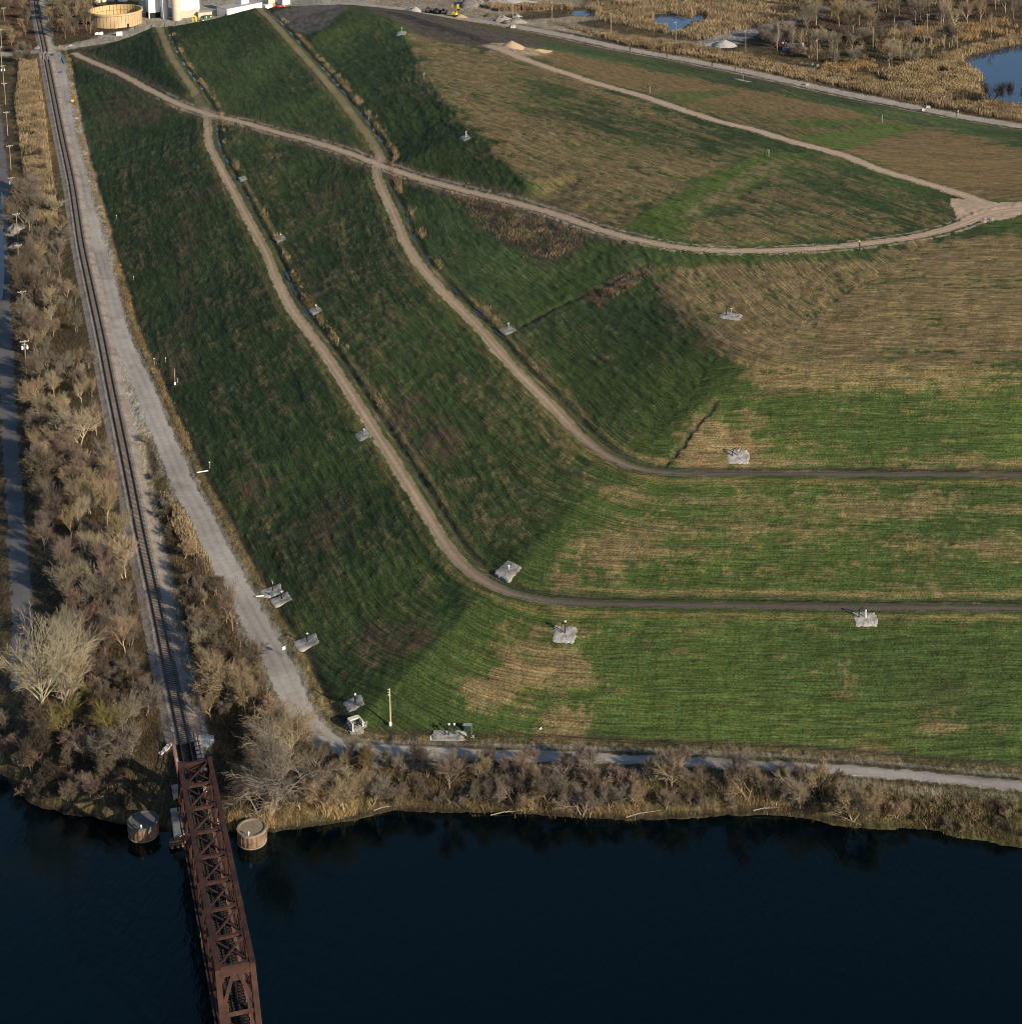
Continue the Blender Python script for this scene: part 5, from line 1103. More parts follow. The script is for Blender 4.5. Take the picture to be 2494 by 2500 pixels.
fill([(52, 380), (120, 380), (148, 520), (182, 700), (212, 850), (62, 800), (48, 600)], 50, ['round', 'fan', 'fan'], (5.5, 8.5), [GREY, TAN, PALE, GREY], 'in the strip between the railway and the pole row', 'strip trees', 2.6)
fill([(46, 340), (62, 340), (70, 560), (82, 800), (100, 1050), (86, 1050), (62, 800), (50, 560)], 26, ['round', 'round', 'fan'], (7, 9.5), [BROWN, GREY, BROWN], 'right behind the pole row', 'pole row trees', 3.2)
fill([(62, 800), (208, 830), (245, 1000), (268, 1120), (110, 1130), (85, 1000)], 48, ['round', 'fan', 'fan'], (6, 9), [GREY, TAN, PALE, PINK], 'in the thick strip beside the lower railway', 'lower strip trees', 2.4)
fill([(115, 1130), (255, 1130), (290, 1270), (315, 1390), (310, 1430), (150, 1440), (-10, 1440), (-10, 1390), (60, 1380), (140, 1300)], 46, ['round', 'round', 'fan', 'round'], (4.5, 7.5), [GREY, BROWN, PINK, BROWN, GREY], 'in the wood left of the railway near the river', 'river wood trees', 2.3)
fill([(-10, 1430), (320, 1440), (325, 1545), (150, 1525), (60, 1510), (35, 1470), (-10, 1440)], 26, ['round', 'bush', 'round'], (4, 6.5), [BROWN, GREY, BROWN, DARK], 'on the shaded river bank left of the bridge', 'shaded bank trees', 2.2)
fill([(318, 1030), (372, 1060), (425, 1160), (500, 1310), (545, 1400), (400, 1410), (360, 1270), (335, 1150)], 36, ['round', 'bush', 'round', 'fan'], (3.5, 6.5), [TAN, GREY, BROWN, TAN], 'between the railway and the gravel road', 'wedge trees', 2.1)
fill([(275, 830), (290, 880), (330, 980), (310, 1020), (290, 950)], 10, ['bush'], (1.4, 2.6), [BROWN, GREY], 'in the rough wedge beside the ballast', 'wedge shrubs', 1.6)
fill([(420, 1410), (560, 1400), (690, 1440), (690, 1520), (600, 1545), (440, 1550)], 26, ['round', 'bush', 'round', 'gnarl'], (3.5, 7), [TAN, TAN, GREY, BROWN], 'on the river bank right of the bridge', 'corner bank trees', 2.2)
fill([(700, 1442), (1480, 1466), (1480, 1518), (1100, 1530), (700, 1515)], 58, ['round', 'bush', 'round'], (3, 5.2), [GREY, BROWN, TAN, GREY, PINK], 'on the wooded bank below the river road', 'river bank trees', 2.0)
fill([(1480, 1480), (1640, 1490), (1700, 1545), (1560, 1540), (1480, 1525)], 12, ['round', 'bush'], (2.5, 4.5), [GREY, TAN, BROWN], 'on the thinning bank below the river road', 'thin bank trees', 2.0)
fill([(1650, 1500), (1940, 1525), (1940, 1590), (1700, 1555)], 22, ['bush'], (1.0, 2.0), [BROWN, TAN, OLIVE], 'on the open bank near the photo edge', 'open bank shrubs', 1.6)
fill([(-20, -15), (60, -15), (72, 60), (66, 88), (15, 96), (-20, 96)], 30, ['round', 'fan', 'slim'], (6, 10), [GREY, TAN, BROWN], 'left of the railway beyond the crossing', 'crossing trees', 4.0)
fill([(88, -15), (188, -15), (190, 40), (172, 68), (120, 76), (96, 78)], 46, ['fan', 'slim', 'round'], (7, 11), [GREY, TAN, BROWN], 'between the railway and the big tank', 'tank wood trees', 3.8)
fill([(30, 100), (62, 104), (70, 118), (30, 122)], 6, ['round'], (4, 6), [GREY, BROWN], 'at the reed bed head by the crossing', 'crossing shrubs', 3)
fill([(60, 300), (100, 300), (112, 400), (60, 400)], 7, ['bush', 'round'], (4, 5.5), [GREY, BROWN], 'among the lower reeds by the railway', 'reed shrubs', 4)
fill([(1480, -25), (1960, -30), (1960, 40), (1800, 60), (1660, 55), (1540, 50)], 84, ['slim', 'fan', 'cotton', 'fan'], (11, 17), [GREY, TAN, PALE, PALE], 'in the far bare wood', 'far wood trees', 6)
fill([(1480, 60), (1660, 60), (1830, 80), (1800, 110), (1700, 130), (1560, 125), (1480, 92)], 46, ['slim', 'bush', 'round', 'fan'], (6, 12), [GREY, TAN, PALE], 'in the open wood before the lake', 'open wood trees', 5)
fill([(1440, 70), (1500, 74), (1480, 92), (1440, 88)], 8, ['fan', 'round'], (5, 9), [GREY, BROWN], 'around the white stone heap', 'stone heap trees', 4)
fill([(1130, 60), (1300, 90), (1300, 100), (1130, 66)], 4, ['bush'], (1.5, 2.2), [BROWN, GREY], 'in the reeds along the access road', 'access road shrubs', 5)
for nm in PROT:
    for p_ in PROT[nm]:
        for c in list(p_.children)+[p_]: bpy.data.objects.remove(c)

# ------------------------------------------------------------------ reeds, dry grass and brush (blades one could not count)
M['blade'] = mat('dry_blade', attr='Col', rough=.85, spec=.15)
def blades(name, label, PTS, H, wdt, col0, col1, lean=.3, plume=0.0, cat='reeds', seed=1):
    """PTS: array of x,y; every blade a bent tapered strip"""
    r = np.random.default_rng(seed); x, y = PTS[:, 0], PTS[:, 1]; n = len(x); z = hz(x, y)-.05
    h = (H[0]+(H[1]-H[0])*r.random(n))*(.45+.95*fbm(x/6, y/6, seed+9, 3)); a = r.random(n)*6.283; la = lean*r.random(n)*h; lx, ly = np.cos(a)*la, np.sin(a)*la
    b = r.random(n)*6.283; w0 = wdt*(.6+.8*r.random(n)); wx, wy = np.cos(b)*w0/2, np.sin(b)*w0/2
    V = np.zeros((n, 6, 3)); k2 = .62
    for i, (t, k, ww) in enumerate(((0, 0, 1), (.55, .3, .8), (1, 1, .25+plume))):
        V[:, 2*i, 0] = x+lx*k+wx*ww; V[:, 2*i, 1] = y+ly*k+wy*ww; V[:, 2*i, 2] = z+h*t*(1 if i < 2 else .96)
        V[:, 2*i+1, 0] = x+lx*k-wx*ww; V[:, 2*i+1, 1] = y+ly*k-wy*ww; V[:, 2*i+1, 2] = V[:, 2*i, 2]
    base = np.arange(n)[:, None]*6; Q = np.concatenate([base+np.array([0, 1, 3, 2]), base+np.array([2, 3, 5, 4])], 1).reshape(-1, 4)
    me = bpy.data.meshes.new(name); me.vertices.add(n*6); me.vertices.foreach_set('co', V.astype(np.float32).ravel()); me.loops.add(Q.size); me.loops.foreach_set('vertex_index', Q.ravel().astype(np.int32))
    me.polygons.add(len(Q)); me.polygons.foreach_set('loop_start', np.arange(0, Q.size, 4, dtype=np.int32)); me.polygons.foreach_set('loop_total', np.full(len(Q), 4, np.int32))
    cl = fbm(x/5, y/5, seed+3, 2); t = np.clip(cl*1.6-.3+.35*(r.random(n)-.5), 0, 1)
    c = np.array(col0)[None]*(1-t[:, None])+np.array(col1)[None]*t[:, None]; c = c*(.75+.5*r.random(n))[:, None]
    C4 = np.ones((n, 6, 4), np.float32); C4[:, :, :3] = c[:, None, :]
    at = me.attributes.new('Col', 'FLOAT_COLOR', 'POINT'); at.data.foreach_set('color', C4.ravel()); me.update(); me.materials.append(M['blade'])
    o = bpy.data.objects.new(name, me); COL.objects.link(o); o['kind'] = 'stuff'; o['label'] = label; o['category'] = cat; return o
def scatter(polys, n, seed, clump=5.0, thr=.35, avoid=()):
    r = np.random.default_rng(seed); out = []
    for poly in polys:
        P = [G(*p) for p in poly]; xs = [p.x for p in P]; ys = [p.y for p in P]; A = abs(sum(P[i].x*P[(i+1) % len(P)].y-P[(i+1) % len(P)].x*P[i].y for i in range(len(P))))/2
        bb = (max(xs)-min(xs))*(max(ys)-min(ys)); m = int(n*bb/max(A, 1)*1.6/len(polys)); x = min(xs)+r.random(m)*(max(xs)-min(xs)); y = min(ys)+r.random(m)*(max(ys)-min(ys))
        k = inpoly(x, y, P) & (fbm(x/clump, y/clump, seed, 2)+.25*(r.random(m)-.5) > thr)
        de, _, _ = dline(x, y, P+[P[0]]); k &= (r.random(m)+.6*(fbm(x/3, y/3, seed+1, 2)-.5) < sst(0, 5.5, de)*.9+.12)
        for av in avoid: k &= ~inpoly(x, y, av)
        k &= hz(x, y) > WATER_Z+.15
        out.append(np.stack([x[k], y[k]], 1))
    return np.concatenate(out)
def along(P, off, spread, n, seed, thr=.45, cl=8.0, i0=0, i1=None):
    r = np.random.default_rng(seed); Q = P[i0:i1]; t = r.random(n)*(len(Q)-1.001); i = t.astype(int); f = t-i
    ax = np.array([p.x for p in Q]); ay = np.array([p.y for p in Q]); dx, dy = ax[i+1]-ax[i], ay[i+1]-ay[i]; L = np.hypot(dx, dy)+1e-6; o = off+r.normal(0, spread, n)
    x = ax[i]+dx*f-dy/L*o; y = ay[i]+dy*f+dx/L*o; k = fbm(x/cl, y/cl, seed, 2) > thr; return np.stack([x[k], y[k]], 1)
PONDP = [[D(*p, -.1) for p in q] for q in PONDS]
PONDP += [[p+Vector((0, -k*3.0, 0)) for p in q] for q in PONDP[1:] for k in (1, 2, 3)]
STRAW0, STRAW1 = (.165, .125, .075), (.33, .255, .155)
blades('reed_bed', 'golden reed bed between the pole row and the railway', scatter([[(36, 116), (70, 116), (84, 200), (100, 330), (112, 420), (62, 430), (45, 330), (28, 200)]], 60000, 3, 6, .30), (1.6, 2.6), .10, STRAW0, STRAW1, .35, .5)
blades('reed_bed', 'narrow golden reed strip beside the gravel road', scatter([[(303, 940), (325, 945), (352, 985), (375, 1020), (398, 1062), (402, 1100), (385, 1090), (352, 1040), (318, 995)]], 9000, 4, 3, .3), (1.4, 2.4), .09, STRAW0, STRAW1, .3, .5)
blades('reed_bed', 'sunlit reeds at the water edge below the dense tan tree', scatter([[(594, 1510), (640, 1505), (700, 1515), (700, 1532), (655, 1551), (600, 1557)], [(430, 1540), (560, 1545), (590, 1558), (500, 1568), (430, 1570)]], 13000, 5, 3, .35), (1.0, 1.9), .05, (.24, .165, .08), (.40, .29, .15), .4, .4)
blades('reed_bed', 'pale grass hanging over the water along the bank', along(BANK, 2.2, 1.3, 16000, 6, .52, 4, int(len(BANK)*.42), None), (.4, 1.1), .05, (.17, .12, .06), (.34, .25, .13), .7, .2)
blades('reed_bed', 'wide golden marsh around the two small ponds', scatter([[(1085, 22), (1180, -25), (1500, -25), (1530, 30), (1320, 78), (1150, 45)], [(900, 12), (1080, 10), (1080, 18), (940, 22)]], 80000, 7, 9, .36, PONDP), (1.5, 2.5), .16, STRAW0, STRAW1, .35, .4)
blades('reed_bed', 'tawny reeds along the outer side of the access road', scatter([[(1060, 50), (1180, 72), (1300, 84), (1500, 128), (1940, 205), (1940, 234), (1700, 190), (1460, 140), (1300, 106), (1180, 86)]], 70000, 8, 7, .38, PONDP), (1.2, 2.2), .14, STRAW0, STRAW1, .4, .4)
blades('reed_bed', 'pale reeds around the lake shore', scatter([[(1650, 140), (1760, 112), (1820, 92), (1940, 62), (1940, 86), (1872, 95), (1836, 104), (1812, 114), (1835, 130), (1852, 142), (1856, 190), (1790, 186), (1700, 170)]], 45000, 9, 7, .33, PONDP), (1.4, 2.6), .15, (.20, .15, .08), (.36, .275, .16), .35, .4)
blades('reed_bed', 'tan grass clearings in the bare wood', scatter([[(1640, 62), (1900, 34), (1930, 60), (1760, 92), (1640, 92)], [(1560, 110), (1650, 115), (1660, 140), (1540, 140)]], 30000, 10, 10, .48, PONDP), (1.0, 2.0), .15, (.20, .135, .065), (.34, .24, .12), .35, .3)
blades('dry_grass', 'dry grass verge along the toe of the mound', along(PR, 4.4, .6, 24000, 11, .46, 5, 2, 112), (.2, .7), .06, (.14, .105, .05), (.28, .21, .115), .6, .2, 'grass')
for BL, sd_ in ((BENCH1, 12), (BENCH2, 13)):
    blades('dry_grass', f"dry grass along the ditch of the {'lower' if BL is BENCH1 else 'upper'} bench road", along(BL, 4.9, .55, 9000, sd_, .56, 8, 4, 110), (.2, .8), .07, (.16, .12, .06), (.30, .225, .12), .6, .3, 'grass')
blades('dry_grass', 'scattered golden reed clumps along the upper bench ditch', np.concatenate([along(BENCH2, 5.2, .8, 4500, 14, .68, 5, 30, 112), along(BENCH1, 5.2, .7, 2500, 24, .72, 5, 20, 112), along(HAUL, -4.2, .8, 2500, 25, .72, 5, 30, 100)]), (.6, 1.6), .07, STRAW0, STRAW1, .4, .4, 'grass')
blades('dry_scrub', 'brown weedy scrub below the haul road', scatter([[(832, 366), (900, 370), (1105, 432), (1095, 478), (1010, 505), (930, 450)], [(1100, 562), (1150, 527), (1230, 502), (1225, 522), (1130, 582)]], 24000, 15, 3, .42), (.2, 1.1), .06, (.055, .043, .032), (.24, .175, .105), .5, .2, 'scrub')
blades('dry_scrub', 'brown brush floor under the bare trees', scatter([[(48, 400), (125, 420), (185, 700), (225, 900), (300, 1220), (335, 1400), (320, 1540), (0, 1440), (85, 1120), (50, 800)], [(285, 860), (330, 950), (400, 1090), (540, 1390), (690, 1440), (690, 1540), (420, 1560), (350, 1300)], [(690, 1440), (1480, 1462), (1930, 1505), (1930, 1590), (1480, 1528), (700, 1525)]], 110000, 16, 4, .30), (.3, 1.3), .05, (.045, .035, .024), (.125, .092, .054), .8, .1, 'scrub')
blades('dry_scrub', 'dark brown brush floor of the far wood', scatter([[(1480, -20), (1940, -25), (1940, 70), (1800, 110), (1680, 150), (1440, 95)], [(0, -10), (60, -10), (75, 92), (0, 98)], [(88, -10), (190, -10), (180, 65), (98, 82)]], 60000, 17, 6, .34, PONDP), (.4, 1.3), .12, (.045, .032, .026), (.12, .080, .055), .7, .1, 'scrub')
blades('green_weeds', 'green weeds and brambles on the open bank near the photo edge', scatter([[(1560, 1480), (1940, 1510), (1940, 1592), (1640, 1555)]], 9000, 18, 3, .42), (.2, .7), .09, (.035, .048, .014), (.085, .085, .03), .6, .1, 'weeds')
# logs at the water edge
for x0, y0, x1, y1, lab in ((705, 1531, 745, 1523, 'long pale driftwood log at the water edge'), (1180, 1544, 1245, 1532, 'pale fallen trunk lying along the shore'), (1560, 1536, 1625, 1560, 'pale fallen branch dipping into the water'), (1420, 1531, 1470, 1527, 'thin driftwood log on the shore below the grey fan tree'), (1166, 1490, 1176, 1462, 'broken pale stump standing in the bank trees'), (925, 1540, 985, 1532, 'dark branch lying in the shallow water')):
    p, q = G(x0, y0), G(x1, y1); d_ = q-p; o = MB().tube([(0, 0, .2), tuple(d_*.4+Vector((0, .2, .35))), tuple(d_+Vector((0, 0, .3)))], [.10, .08, .03], 6).tube([tuple(d_*.5+Vector((0, 0, .3))), tuple(d_*.6+Vector((.4, .7, .5)))], [.05, .02], 5).build('driftwood', M['pole']); o.location = p; tag(o, lab, 'log')
# ------------------------------------------------------------------ ponds
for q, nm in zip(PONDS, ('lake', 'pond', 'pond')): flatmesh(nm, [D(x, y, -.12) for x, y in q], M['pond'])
# ------------------------------------------------------------------ works yard beyond the mound
M['tank'] = mat('cream_tank_steel', (.52, .40, .24), .55, .10, .6, dirt=(.40, .29, .17), dscale=.15)
M['tank_in'] = mat('tank_lining', (.50, .37, .18), .6, .12, .8)
M['clad'] = mat('white_cladding', (.74, .73, .69), .5, .06, .4)
M['clad_c'] = mat('cream_cladding', (.48, .42, .33), .6, .1, .5)
M['clad_g'] = mat('grey_cladding', (.34, .35, .36), .6, .1, .5)
M['roofg'] = mat('grey_roof', (.30, .30, .30), .8, .15, .5)
M['black'] = mat('dark_opening', (.012, .012, .014), .8)
M['skip'] = mat('green_skip', (.05, .11, .045), .6, .15, 1)
M['brick'] = mat('orange_brick', (.36, .15, .08), .8, .15, 2)
M['red'] = mat('red_paint', (.45, .03, .03), .5)
M['blue'] = mat('blue_tarp_sheet', (.03, .12, .40), .5, .2, 1)
M['hull'] = mat('faded_blue_hull', (.10, .17, .26), .5, .15, 1)
M['sand'] = mat('sand_pile', (.36, .275, .18), .95, .15, .6, .4, 1.5)
M['chalk'] = mat('white_stone_pile', (.31, .30, .29), .95, .25, .7, .8, 1.5)
M['rubble'] = mat('grey_rubble', (.20, .185, .165), .95, .5, .6, 1.0, 1.2)
M['dirtp'] = mat('dark_dirt_pile', (.075, .062, .05), .95, .4, .6, .9, 1.5)
M['tyre'] = mat('black_rubber', (.015, .015, .016), .8)
M['glass'] = mat('dark_glass', (.02, .025, .03), .15, spec=.6)
AX = (W(560, 40)-W(300, 68)); AX.z = 0; AX.normalize(); YA = math.atan2(AX.y, AX.x)      # line of the yard buildings
PPM = lambda p: FPX/((p-Vector((0, 0, CH))).dot(cf))
def bld(name, label, cat, src, w, d, h, m, rz=None, group=None):
    """building whose front base centre stands at source pixel src"""
    p = W(src[0], src[1], 0.0); a = YA if rz is None else rz; t = thing(name, label, cat, (p.x, p.y, -.3), a, group)
    b = MB().box((0, d/2, (h+.3)/2), (w, d, h+.3)); b.build('wall', M[m], t)
    return t
# big open tank
p = W(284, 57, 0.0); t = thing('storage_tank', 'large round cream open topped tank with dark vertical seams', 'tank', (p.x, p.y, -.3)); rT, hT = 12.3, 7.0
b = MB(); b.lathe((0, 0, 0), [(rT, 0), (rT, hT)], 96, False); b.build('shell', M['tank'], t, True)
b = MB(); b.lathe((0, 0, 0), [(rT-.25, hT), (rT-.25, .5)], 96, False); b.build('inner_shell', M['tank_in'], t, True)
b = MB(); b.lathe((0, 0, 0), [(rT-.25, .5), (.1, .5)], 64, False); b.build('tank_floor', M['tank_in'], t)
b = MB(); b.lathe((0, 0, hT-.9), [(rT, 0), (rT+.55, .1), (rT+.55, .9), (rT-.3, .95)], 96, False); b.build('rim', M['tank'], t)
for k in range(44):
    a = 2*math.pi*k/44; x, y = math.cos(a), math.sin(a)
    b = MB().beam((x*(rT+.02), y*(rT+.02), .1), (x*(rT+.02), y*(rT+.02), hT-.9), .10, .06, (x, y, 0)).beam((x*(rT-.30), y*(rT-.30), .6), (x*(rT-.30), y*(rT-.30), hT), .16, .08, (x, y, 0)); b.build('seam', M['timber'], t)
b = MB().lathe((0, 0, hT-2.6), [(rT-.27, 0), (rT-.42, .0), (rT-.42, .12), (rT-.27, .12)], 96, False); b.build('inner_ring', M['timber'], t)
b = MB().box((rT*.62, -rT*.80, 1.3), (.8, .3, 1.6), .6); b.build('hatch', M['black'], t)
# silo
p = W(432, 50, 0.0); t = thing('silo', 'tall beige round silo against the white building', 'silo', (p.x, p.y, -.3)); MB().lathe((0, 0, 0), [(2.15, 0), (2.15, 22)], 36).build('shell', M['clad_c'], t, True)
for z in (4, 8, 12): MB().lathe((0, 0, z), [(2.16, 0), (2.2, .03), (2.2, .1), (2.16, .13)], 36, False).build('seam', M['clad_g'], t)
t = bld('process_building', 'tall white clad building with a cream block base beside the silo', 'building', (464, 44), 9.6, 14, 4.2, 'clad_c'); MB().box((0, 7-.15, 12.6), (9.8, 14.4, 17)).build('upper_wall', M['clad'], t)
t = bld('annex', 'low cream flat roofed annex beside the tall white building', 'building', (502, 43), 6.8, 5, 2.6, 'clad_c'); MB().box((0, 2.5, 2.95), (7.0, 5.2, .15)).build('roof', M['roofg'], t)
t = bld('stair_tower', 'narrow white stair tower left of the silo', 'tower', (404, 47), 1.9, 4, 22, 'clad'); MB().box((1.2, 1.2, 11), (.5, 3.6, 21.6)).build('side_panel', M['clad_g'], t)
t = bld('loading_shed', 'white clad loading shed with a dark open bay', 'building', (378, 44), 5.4, 8, 3.4, 'black'); MB().box((0, 3.9, 9), (5.6, 8.3, 12)).build('upper_wall', M['clad'], t); MB().box((-2.6, .1, 1.6), (.4, .4, 3.6)).build('post', M['clad'], t)  # near-black lower block stands in for shade inside the open bay
t = bld('pipe_rack', 'grey steel structure between the tank and the loading shed', 'structure', (358, 40), 4.0, 6, 14, 'clad_g')
for k in range(4): MB().box((0, -.15, 2.5+3*k), (4.2, .3, .4)).build('platform', M['clad'], t)
for s, lab, w_, h_, m_ in (((238, 6), 'white round vessel behind the tank rim', 3, 12, 'clad'), ((255, 4), 'white round vessel at the middle behind the tank rim', 3, 13, 'clad'), ((272, 3), 'grey vessel behind the tank rim', 3.6, 11, 'clad_g'), ((300, 2), 'wide white vessel behind the far tank rim', 5, 9, 'clad')):
    p = W(s[0], s[1], 0.0); t = thing('process_vessel', lab, 'vessel', (p.x, p.y, -.3)); MB().lathe((0, 0, 0), [(w_/2, 0), (w_/2, h_), (w_/3, h_+.8), (.2, h_+1.1)], 24).build('shell', M[m_], t, True); MB().box((w_/2+.2, 0, h_/2), (.15, .5, h_)).build('ladder', M['yellow'], t)
# long white building with cube tower
pL, pR = W(555, 44, 0), W(641, 27, 0); rzB = math.atan2(pR.y-pL.y, pR.x-pL.x); wB = (pR-pL).length
t = thing('long_building', 'long low white building with a white cube tower behind the mound crest', 'building', (*((pL+pR)/2).xy, -.3), rzB); MB().box((0, 4, 2.3), (wB, 8, 4.6)).build('wall', M['clad'], t); MB().box((0, 4, 4.68), (wB+.3, 8.3, .16)).build('roof', M['roofg'], t)
MB().box((wB*.12, 5.5, 7.4), (4.6, 5, 5.2)).build('tower', M['clad'], t); MB().box((-wB/2+.02-.06, 1.2, 1.1), (.06, 1, 2.1)).build('door', M['black'], t)
t = bld('plant_room', 'small white box building at the end of the long white building', 'building', (656, 24), 3.8, 3, 2.4, 'clad', rzB); MB().box((-1, -.03, 1.4), (.5, .06, .5)).build('window', M['black'], t)
t = bld('brick_shed', 'cream shed with an orange brick panel behind the small white box', 'building', (664, 18), 4.2, 4, 4.0, 'clad_c', rzB); MB().box((1.3, -.04, 1.3), (1.2, .08, 2.4)).build('door', M['brick'], t)
t = bld('white_tank', 'white square tank on the yard corner near yellow bollards', 'tank', (699, 13), 4.6, 4, 5, 'clad', rzB); MB().box((0, 1.9, 5.05), (4.9, 4.4, .2)).build('lid', M['roofg'], t)
# skips, gantry, small yard things
for sx, sy, lab in ((495, 53, 'green skip nearest the yellow gantry'), (503, 45, 'green skip in the middle of the three'), (514, 44, 'green skip farthest along the annex wall')):
    p = W(sx, sy, 0); t = thing('skip', lab, 'skip', (p.x, p.y, .0), YA, 'green skips in the works yard'); MB().box((0, 0, .8), (2.0, 1.5, 1.3), 0, 1.18).build('bin', M['skip'], t); MB().box((.1, -.9, .8), (.5, .05, .5)).build('plate', M['white'], t)
p = W(476, 54, 0); t = thing('gantry', 'yellow steel gantry frame in the works yard', 'gantry', (p.x, p.y, 0), YA)
for x in (-.8, .8):
    for y in (0, 1.6): MB().beam((x, y, 0), (x, y, 2.6), .22, .22).build('leg', M['yellow'], t)
MB().beam((-.9, 0, 2.7), (.9, 0, 2.7), .25, .25).beam((-.9, 1.6, 2.7), (.9, 1.6, 2.7), .25, .25).build('crossbeam', M['yellow'], t)
p = W(292, 88, 0); t = thing('fuel_tank', 'white horizontal cylinder tank on cradles below the big tank', 'tank', (p.x, p.y, -.1), R(10)); MB().tube([(-1.4, 0, 1.1), (1.4, 0, 1.1)], 1.1, 20).build('cylinder', M['white'], t)
for x in (-.9, .9): MB().box((x, 0, .2), (.3, 1.4, .6)).build('cradle', M['conc'], t)
for sx, sy, lab in ((237, 86, 'white crate at the edge of the wood by the big tank'), (248, 85, 'white drum cluster beside the crate by the big tank')):
    p = W(sx, sy, 0); o = MB().box((0, 0, .6), (1.6, 1.2, 1.2)).box((.2, .1, 1.3), (.8, .6, .25)).build('crate', M['white']); o.location = p; tag(o, lab, 'crate')
p = W(683, 17, 0); t = thing('parked_car', 'small red car parked by the yellow bollards', 'car', (p.x, p.y, 0), rzB)
MB().box((0, 0, .6), (3.6, 1.6, .7), 0, .94).build('body', M['red'], t); MB().box((-.1, 0, 1.15), (1.9, 1.45, .5), 0, .75).build('cabin', M['glass'], t)
for x in (-1.1, 1.1):
    for y in (-.75, .75): MB().tube([(x, y-.1, .3), (x, y+.1, .3)], .3, 10).build('wheel', M['tyre'], t)
for i, (sx, sy) in enumerate(((695, 19), (703, 17), (709, 15))):
    p = W(sx, sy, 0); o = MB().lathe((0, 0, 0), [(.18, -.2), (.18, 1.1), (.12, 1.22), (.02, 1.26)], 10).build('bollard', M['yellow']); o.location = p; tag(o, ('yellow bollard nearest the red car', 'middle yellow bollard by the white square tank', 'yellow bollard farthest from the red car')[i], 'bollard', 'yellow bollards by the white square tank')
for i, (sx, sy) in enumerate(((330, 77), (371, 74), (403, 70), (429, 66), (455, 62), (508, 52), (545, 44))):
    p = W(sx, sy, 0); o = MB().tube([(0, 0, -.3), (0, 0, 2.4)], .09, 6).box((0, 0, 2.4), (.25, .25, .12)).build('fence_post', M['dark']); o.location = p; tag(o, 'slim dark post along the yard edge behind the mound', 'post', 'dark posts along the yard edge')
p = W(147, 116, 0); o = MB().tube([(0, 0, -.2), (0, 0, 1.3)], .1, 6).lathe((0, 0, 1.3), [(.1, 0), (.13, .05), (.02, .12)], 8).build('marker_post', M['yellow']); o.location = p; tag(o, 'thin yellow marker post beside the road crossing', 'marker post')

# ------------------------------------------------------------------ heaps, machines and parked wrecks in the far yard and marsh
def heap(src, w_, d_, h_, m, label, seed, cat='heap', name='gravel_heap', rz=0.0, lumps=.12, ridge=1.0):
    p = G(src[0]/K, src[1]/K); n = 22; nr = 7; v = []; f = []; rr = random.Random(seed)
    for j in range(nr):
        t = j/(nr-1)
        for i in range(n):
            a = 2*math.pi*i/n; k = (1-t)*(1+rr.uniform(-lumps, lumps)); ca, sa = math.cos(rz), math.sin(rz); x = math.cos(a)*w_/2*(k if ridge == 1 else k*.75+.25*(1-t*.4)); y = math.sin(a)*d_/2*k
            v.append((x*ca-y*sa, x*sa+y*ca, -.3+(h_+.3)*(t**.85)*(1+rr.uniform(-lumps, lumps))))
    for j in range(nr-1):
        for i in range(n): f.append((j*n+i, j*n+(i+1) % n, (j+1)*n+(i+1) % n, (j+1)*n+i))
    f.append(tuple((nr-1)*n+i for i in range(n)))
    o = MB().add(v, f).build(name, M[m], None, True); o.location = p; tag(o, label, cat); return o
heap((1248, 116), 10, 9, 2.7, 'sand', 'pointed tan sand heap at the end of the plateau road', 1, name='sand_heap', lumps=.05)
heap((1314, 126), 11, 5, 1.1, 'sand', 'long low tan sand heap beside the pointed one', 2, name='sand_heap', rz=.3)
heap((1195, 127), 9, 4, .9, 'dirtp', 'low grey dirt berm at the start of the plateau road', 12, name='dirt_heap', rz=.2, lumps=.3)
heap((1014, 28), 9, 6, 2.4, 'chalk', 'pale grey gravel heap in the far yard beside the dark machines', 3); heap((1003, 26), 6, 5, 1.8, 'chalk', 'smaller pale gravel heap leaning on the bigger pale heap', 4)
heap((1160, 12), 20, 16, 4.5, 'rubble', 'big grey rubble mountain at the far edge of the yard', 5, name='rubble_heap', lumps=.25); heap((1205, 14), 22, 14, 4.0, 'rubble', 'second grey rubble mountain sliding towards the reeds', 6, name='rubble_heap', lumps=.25); heap((1250, 6), 26, 10, 2.2, 'chalk', 'flat pale stone heap behind the reeds', 61, name='rubble_heap', lumps=.2)
heap((1225, 50), 12, 7, 2.2, 'rubble', 'dark rubble heap along the tan track', 7, name='rubble_heap', lumps=.3); heap((1258, 56), 14, 7, 2.4, 'rubble', 'dark rubble heap with pale slabs by the pole', 8, name='rubble_heap', lumps=.3)
heap((1262, 41), 6, 4, 1.4, 'chalk', 'white slab pile on top of the dark rubble', 9, name='rubble_heap', lumps=.3); heap((1228, 44), 5, 3, 1.2, 'chalk', 'small white slab pile at the near end of the rubble', 10, name='rubble_heap', lumps=.3); heap((1192, 40), 5, 4, 1.5, 'dirtp', 'dark shaded dirt mound beside the rubble', 11, name='dirt_heap', lumps=.2)
heap((1125, 42), 8, 5, 1.2, 'sand', 'low brown soil heap at the foot of the yellow excavator', 13, name='dirt_heap', lumps=.2)
heap((1768, 112), 12, 8, 2.8, 'chalk', 'white stone heap under the pole in the marsh', 14, name='stone_heap', lumps=.1); heap((1752, 108), 16, 7, 1.2, 'chalk', 'lower spread of white stone beside the white heap', 15, name='stone_heap', lumps=.15)
